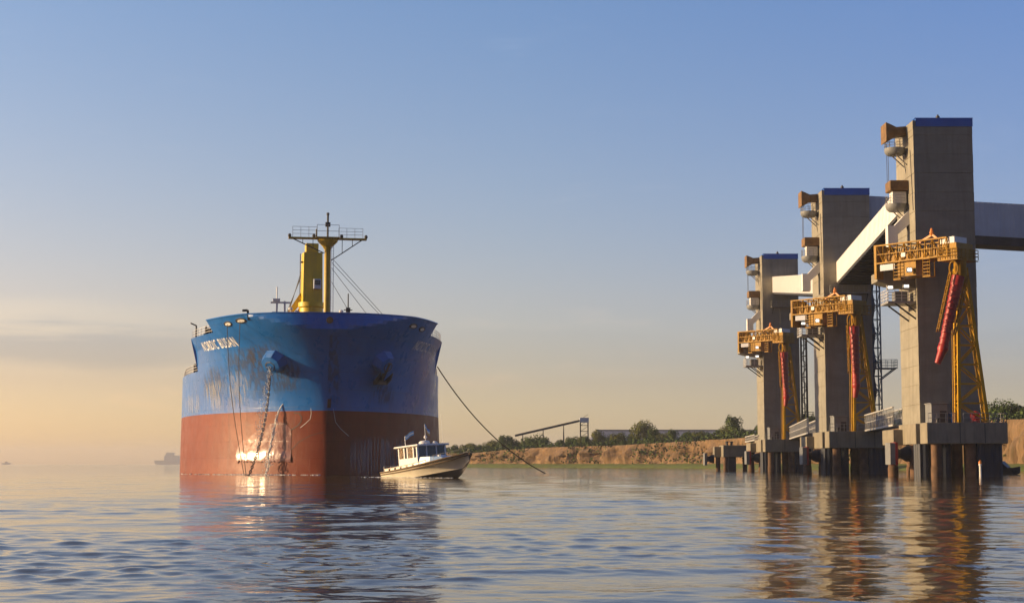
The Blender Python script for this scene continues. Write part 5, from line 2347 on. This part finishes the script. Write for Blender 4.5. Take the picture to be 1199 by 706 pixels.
mb.build('roof', M['boat_white'], wheel)
for (lo, hi) in (((XF - 0.06, -HW + 0.2, ZS_), (XF - 0.03, -0.75, ZR)), ((XF - 0.06, -0.62, ZS_), (XF - 0.03, 0.62, ZR)), ((XF - 0.06, 0.75, ZS_), (XF - 0.03, HW - 0.22, ZR))):
    mb = MB()
    mb.box(lo, hi)
    mb.build('windscreen', M['boat_glass'], wheel)
for sgn in (-1, 1):
    for (xa, xb) in ((XA + 0.16, XA + 0.95), (XA + 1.66, XF - 0.75)):
        mb = MB()
        y = sgn * (HW - 0.05)
        mb.box((xa, y - 0.012, ZS_), (xb, y + 0.012, ZR))
        mb.build('side_window', M['boat_glass'], wheel)
# fore trunk ahead of the wheelhouse (in blue white)
mb = MB()
def tsec(x, hw, zb, zt):
    return [(x, -hw, zb), (x, hw, zb), (x, hw - 0.18, zt), (x, -hw + 0.18, zt)]
mb.rings([tsec(XF + 0.002, HW, 1.2, 2.34), tsec(XF + 1.6, 1.8, 1.3, 2.28), tsec(XF + 3.0, 1.3, 1.5, 2.15), tsec(XF + 3.4, 1.0, 1.6, 1.95)])
tk = mb.build('fore_trunk', M['boat_blue'], boat)
mb = MB()
mb.bbox((XF + 0.9, -0.45, 2.24), (XF + 1.8, 0.45, 2.42), 0.04)
mb.build('hatch', M['boat_white'], tk)
# radar, mast, aerials, flag
mb = MB()
mb.lathe((-1.3, 0.2, ZR + 0.2), [(0.5, 0), (0.62, 0.08), (0.62, 0.28), (0.5, 0.42), (0.2, 0.48)], 16)
mb.lathe((-0.35, 0.9, ZR + 0.2), [(0.3, 0), (0.34, 0.15), (0.15, 0.3)], 12)
mb.build('radar_dome', M['boat_white'], boat, smooth=True)
mb = MB()
mb.tube((-1.9, 0.9, ZR + 0.2), (-1.9, 0.9, ZR + 2.5), 0.05, 6, 0.03)
mb.lathe((-1.9, 0.9, ZR + 0.95), [(0.16, 0), (0.2, 0.15), (0.1, 0.32)], 8)
mb.tube((-2.9, -1.2, ZR + 0.2), (-2.9, -1.2, ZR + 1.3), 0.035, 5)
mb.tube((0.2, 1.6, ZR + 0.2), (0.2, 1.6, ZR + 3.4), 0.02, 5)
mb.build('aerial_mast', M['boat_white'], boat)


def flag(name, c, wv, h, droop, bands):
    nx, nz = 9, 3 * 2
    v = []
    for i in range(nx + 1):
        for j in range(nz + 1):
            t = i / nx
            v.append(Vector(c) + Vector(wv) * t + Vector((0, 0, h * j / nz - droop * t)) + Vector((0.05, 0.12, 0)) * math.sin(t * 7) * t)
    mb = MB()
    f = grid_faces(nx + 1, nz + 1)
    mb.add(v, f)
    mb.m = [bands[(q % nz) * 3 // nz] for q in range(len(f))]
    o = mb.build(name, [M['flag_blue'], M['boat_white'], M['cloth']], boat, smooth=True)
    sol = o.modifiers.new('thick', 'SOLIDIFY')
    sol.thickness = 0.012


flag('flag', (-2.9, -1.2, ZR + 0.85), (0.55, 0.75, 0), 0.45, -0.55, [0, 1, 0])
flag('ensign', (-1.9, 0.9, ZR + 1.9), (0.15, 0.45, 0), 0.7, 0.75, [2, 1, 0])
# dark outboard fender and stern gear
mb = MB()
mb.lathe((-6.45, -1.4, 0.25), [(0.15, 0), (0.28, 0.2), (0.28, 0.9), (0.15, 1.1)], 10)
mb.build('stern_fender', M['rubber'], boat, smooth=True)
mb = MB()
mb.lathe((-6.45, 1.4, 0.25), [(0.15, 0), (0.28, 0.2), (0.28, 0.9), (0.15, 1.1)], 10)
mb.build('stern_fender', M['rubber'], boat, smooth=True)
mb = MB()
mb.rail([(-6.1, -1.9, 1.1), (-6.1, 1.9, 1.1)], 0.7, 0.9, 0.03, 2)
mb.build('stern_rail', M['steel'], boat)
mb = MB()
mb.rail([(2.6, -1.9, 1.85), (4.4, -1.35, 2.0), (5.9, -0.4, 2.2), (6.15, 0, 2.25), (5.9, 0.4, 2.2), (4.4, 1.35, 2.0), (2.6, 1.9, 1.85)], 0.5, 1.2, 0.02, 1)
mb.build('bow_rail', M['steel'], boat)
# interior: helm console
mb = MB()
mb.bbox((XF - 0.8, -1.5, ZD), (XF - 0.15, 1.5, ZS_ - 0.15), 0.05)
mb.build('helm_console', M['wood'], boat)


def person(loc, rz, label, lean, shirt):
    """standing figure grown from one skeleton"""
    J = {'pel': (0, 0, 0.95), 'ch': (0.02, 0, 1.25), 'nk': (0.02, 0, 1.48), 'hd': (0.05, 0, 1.60), 'ht': (0.05, 0, 1.74),
         'ls': (0.0, 0.20, 1.42), 'le': (0.08, 0.28, 1.15), 'lh': (0.34, 0.20, 1.12), 'rs': (0.0, -0.20, 1.42), 're': (0.08, -0.28, 1.15), 'rh': (0.34, -0.2, 1.12),
         'lk': (0.05, 0.11, 0.5), 'la': (0, 0.12, 0.09), 'lt': (0.16, 0.13, 0.04), 'rk': (0.03, -0.11, 0.5), 'ra': (-0.02, -0.12, 0.09), 'rt': (0.14, -0.13, 0.04)}
    Rr = {'pel': .16, 'ch': .17, 'nk': .065, 'hd': .10, 'ht': .075, 'ls': .075, 'le': .05, 'lh': .035, 'rs': .075, 're': .05, 'rh': .035, 'lk': .07, 'la': .045, 'lt': .04, 'rk': .07, 'ra': .045, 'rt': .04}
    E = [('pel', 'ch'), ('ch', 'nk'), ('nk', 'hd'), ('hd', 'ht'), ('ch', 'ls'), ('ls', 'le'), ('le', 'lh'), ('ch', 'rs'), ('rs', 're'), ('re', 'rh'), ('pel', 'lk'), ('lk', 'la'), ('la', 'lt'), ('pel', 'rk'), ('rk', 'ra'), ('ra', 'rt')]
    keys = list(J)
    me = bpy.data.meshes.new('person')
    me.from_pydata([J[k] for k in keys], [(keys.index(a), keys.index(b)) for a, b in E], [])
    o = bpy.data.objects.new('person', me)
    COL.objects.link(o)
    sk = o.modifiers.new('skin', 'SKIN')
    for i, k in enumerate(keys):
        me.skin_vertices[0].data[i].radius = (Rr[k], Rr[k])
    me.skin_vertices[0].data[0].use_root = True
    sub = o.modifiers.new('sub', 'SUBSURF')
    sub.levels = sub.render_levels = 1
    dg = bpy.context.evaluated_depsgraph_get()
    m2 = bpy.data.meshes.new_from_object(o.evaluated_get(dg))
    o.modifiers.clear()
    o.data = m2
    m2.materials.clear()
    for m_ in (M['skin'], shirt, M['dark_steel']):
        m2.materials.append(m_)
    for p_ in m2.polygons:
        c = p_.center
        p_.material_index = 2 if c.z < 0.95 else (1 if c.z < 1.45 and c.x < 0.26 else 0)
        p_.use_smooth = True
    mb = MB()
    mb.lathe((0.03, 0, 1.66), [(0.118, -0.04), (0.12, 0.03), (0.09, 0.1), (0.02, 0.135)], 10)
    h_ = mb.build('hair', M['hair'], o, smooth=True)
    o.location = loc
    o.rotation_euler = (0, 0, rz)
    tag(o, label, 'person', 'people in the motor boat')


def boat_pt(x, y, z):
    m_ = Matrix.Translation(boat.location) @ boat.rotation_euler.to_matrix().to_4x4()
    return m_ @ Vector((x, y, z))


person(boat_pt(-0.95, 0.1, 1.15), BETA, 'person in an ochre shirt standing at the helm behind the windscreen', 0, M['cloth'])
person(boat_pt(-1.9, -1.35, 1.15), BETA, 'person in a pale shirt standing at the side window of the wheelhouse', 0, M['hull_white'])

bw = MB()
rb = random.Random(9)
for k in range(240):
    if k % 3:
        x = rb.uniform(-6.5, 4.2)
        p = boat_pt(x, -boat_sec(x)[2] - abs(rb.gauss(0, 0.25)), 0)
    else:
        p = boat_pt(-6.4 - abs(rb.gauss(0, 2.0)), rb.gauss(0, 1.2), 0)
    r_ = 0.03 + 0.09 * rb.random()
    bw.lathe((p.x, p.y, 0.0), [(r_ * 1.6, 0.0), (r_ * 1.2, r_ * 0.4), (r_ * 0.3, r_ * 0.6)], 6)
tag(bw.build('boat_wash', M['foam']), 'thin white wash on the water around the cream motor boat', 'foam', kind='stuff')

# ------------------------------------------------------------------ far vessels and a small boat by the pier
M['far_haze_paint'] = mat('haze_tinted_paint', (0.70, 0.56, 0.40), 0.7, var=0.15, scale=0.2)  # pale warm tint puts extra haze into the colour of the far vessels
fv = empty('far_ship', (P(197, 543, 6000).x, 6000, 0), 0)
tag(fv, 'hazy distant ship on the horizon at the edge of the red hull', 'ship')
mb = MB()
mb.rings([[(-17, -4, -1), (30, -5, -1), (30, 5, -1), (-17, 4, -1)], [(-19, -5, 5.5), (31, -6, 6), (31, 6, 6), (-19, 5, 5.5)]])
mb.build('hull', M['far_haze_paint'], fv)
mb = MB()
mb.box((-5, -4.5, 5.5), (16, 4.5, 12.5))
mb.box((-3, -4, 12.5), (8, 4, 16.5))
mb.tube((0, 0, 16.5), (0, 0, 19), 0.3, 6)
mb.build('superstructure', M['far_haze_paint'], fv)
fv.scale = (2.6, 2.6, 2.6)
fb2 = empty('far_boat', (P(7, 543, 5600).x, 5600, 0), 0)
tag(fb2, 'tiny distant boat on the open horizon far from the ship', 'boat')
mb = MB()
mb.rings([[(-5, -1.5, -0.5), (5, -1, -0.5), (5, 1, -0.5), (-5, 1.5, -0.5)], [(-6, -2, 1.6), (7, -1, 2.2), (7, 1, 2.2), (-6, 2, 1.6)]])
mb.build('hull', M['far_haze_paint'], fb2)
mb = MB()
mb.box((-1, -1.3, 1.8), (2.5, 1.3, 3.6))
mb.tube((0.5, 0, 3.6), (0.5, 0, 6.5), 0.18, 6)
mb.build('cabin', M['far_haze_paint'], fb2)
fb2.scale = (2.6, 2.6, 2.6)

sb = empty('moored_boat', (P(1172, 556, 236).x, 236, 0), R(-35))
tag(sb, 'small dark cabin boat lying behind the nearest platform', 'boat')
mb = MB()
def bsec(x, hw, zb, zt):
    return [(x, -hw * 0.6, zb), (x, hw * 0.6, zb), (x, hw, zt), (x, -hw, zt)]
mb.rings([bsec(-2.6, 1.0, -0.3, 0.75), bsec(0.4, 1.1, -0.35, 0.8), bsec(1.8, 0.8, -0.2, 0.95), bsec(2.8, 0.15, 0.2, 1.15)])
mb.build('hull', M['dark_steel'], sb)
mb = MB()
mb.rings([bsec(-2.0, 0.95, 0.75, 1.9), bsec(0.3, 0.95, 0.8, 1.9), bsec(1.2, 0.8, 0.85, 1.0)])
mb.build('cabin', M['antifoul'], sb)
for sgn in (-1, 1):
    for x0 in (-1.8, -0.8):
        mb = MB()
        mb.add([(x0, sgn * 0.85, 1.2), (x0 + .8, sgn * 0.85, 1.2), (x0 + .8, sgn * 0.95, 1.75), (x0, sgn * 0.95, 1.75)], [(0, 1, 2, 3)])
        mb.build('window', M['glass'], sb)

# ------------------------------------------------------------------ haze
HAZE = 0.00013
if HAZE > 0:
    mb = MB()
    mb.box((-6600, -6600, -4), (6600, 6600, 62))
    hz = mb.build('haze', [])
    hz['kind'] = 'stuff'
    m = bpy.data.materials.new('haze')
    m.use_nodes = True
    n, l = m.node_tree.nodes, m.node_tree.links
    n.clear()
    out = n.new('ShaderNodeOutputMaterial')
    v = n.new('ShaderNodeVolumePrincipled')
    v.inputs['Color'].default_value = (0.92, 0.92, 0.92, 1)
    v.inputs['Density'].default_value = HAZE
    v.inputs['Anisotropy'].default_value = 0.2
    l.new(v.outputs[0], out.inputs['Volume'])
    hz.data.materials.append(m)
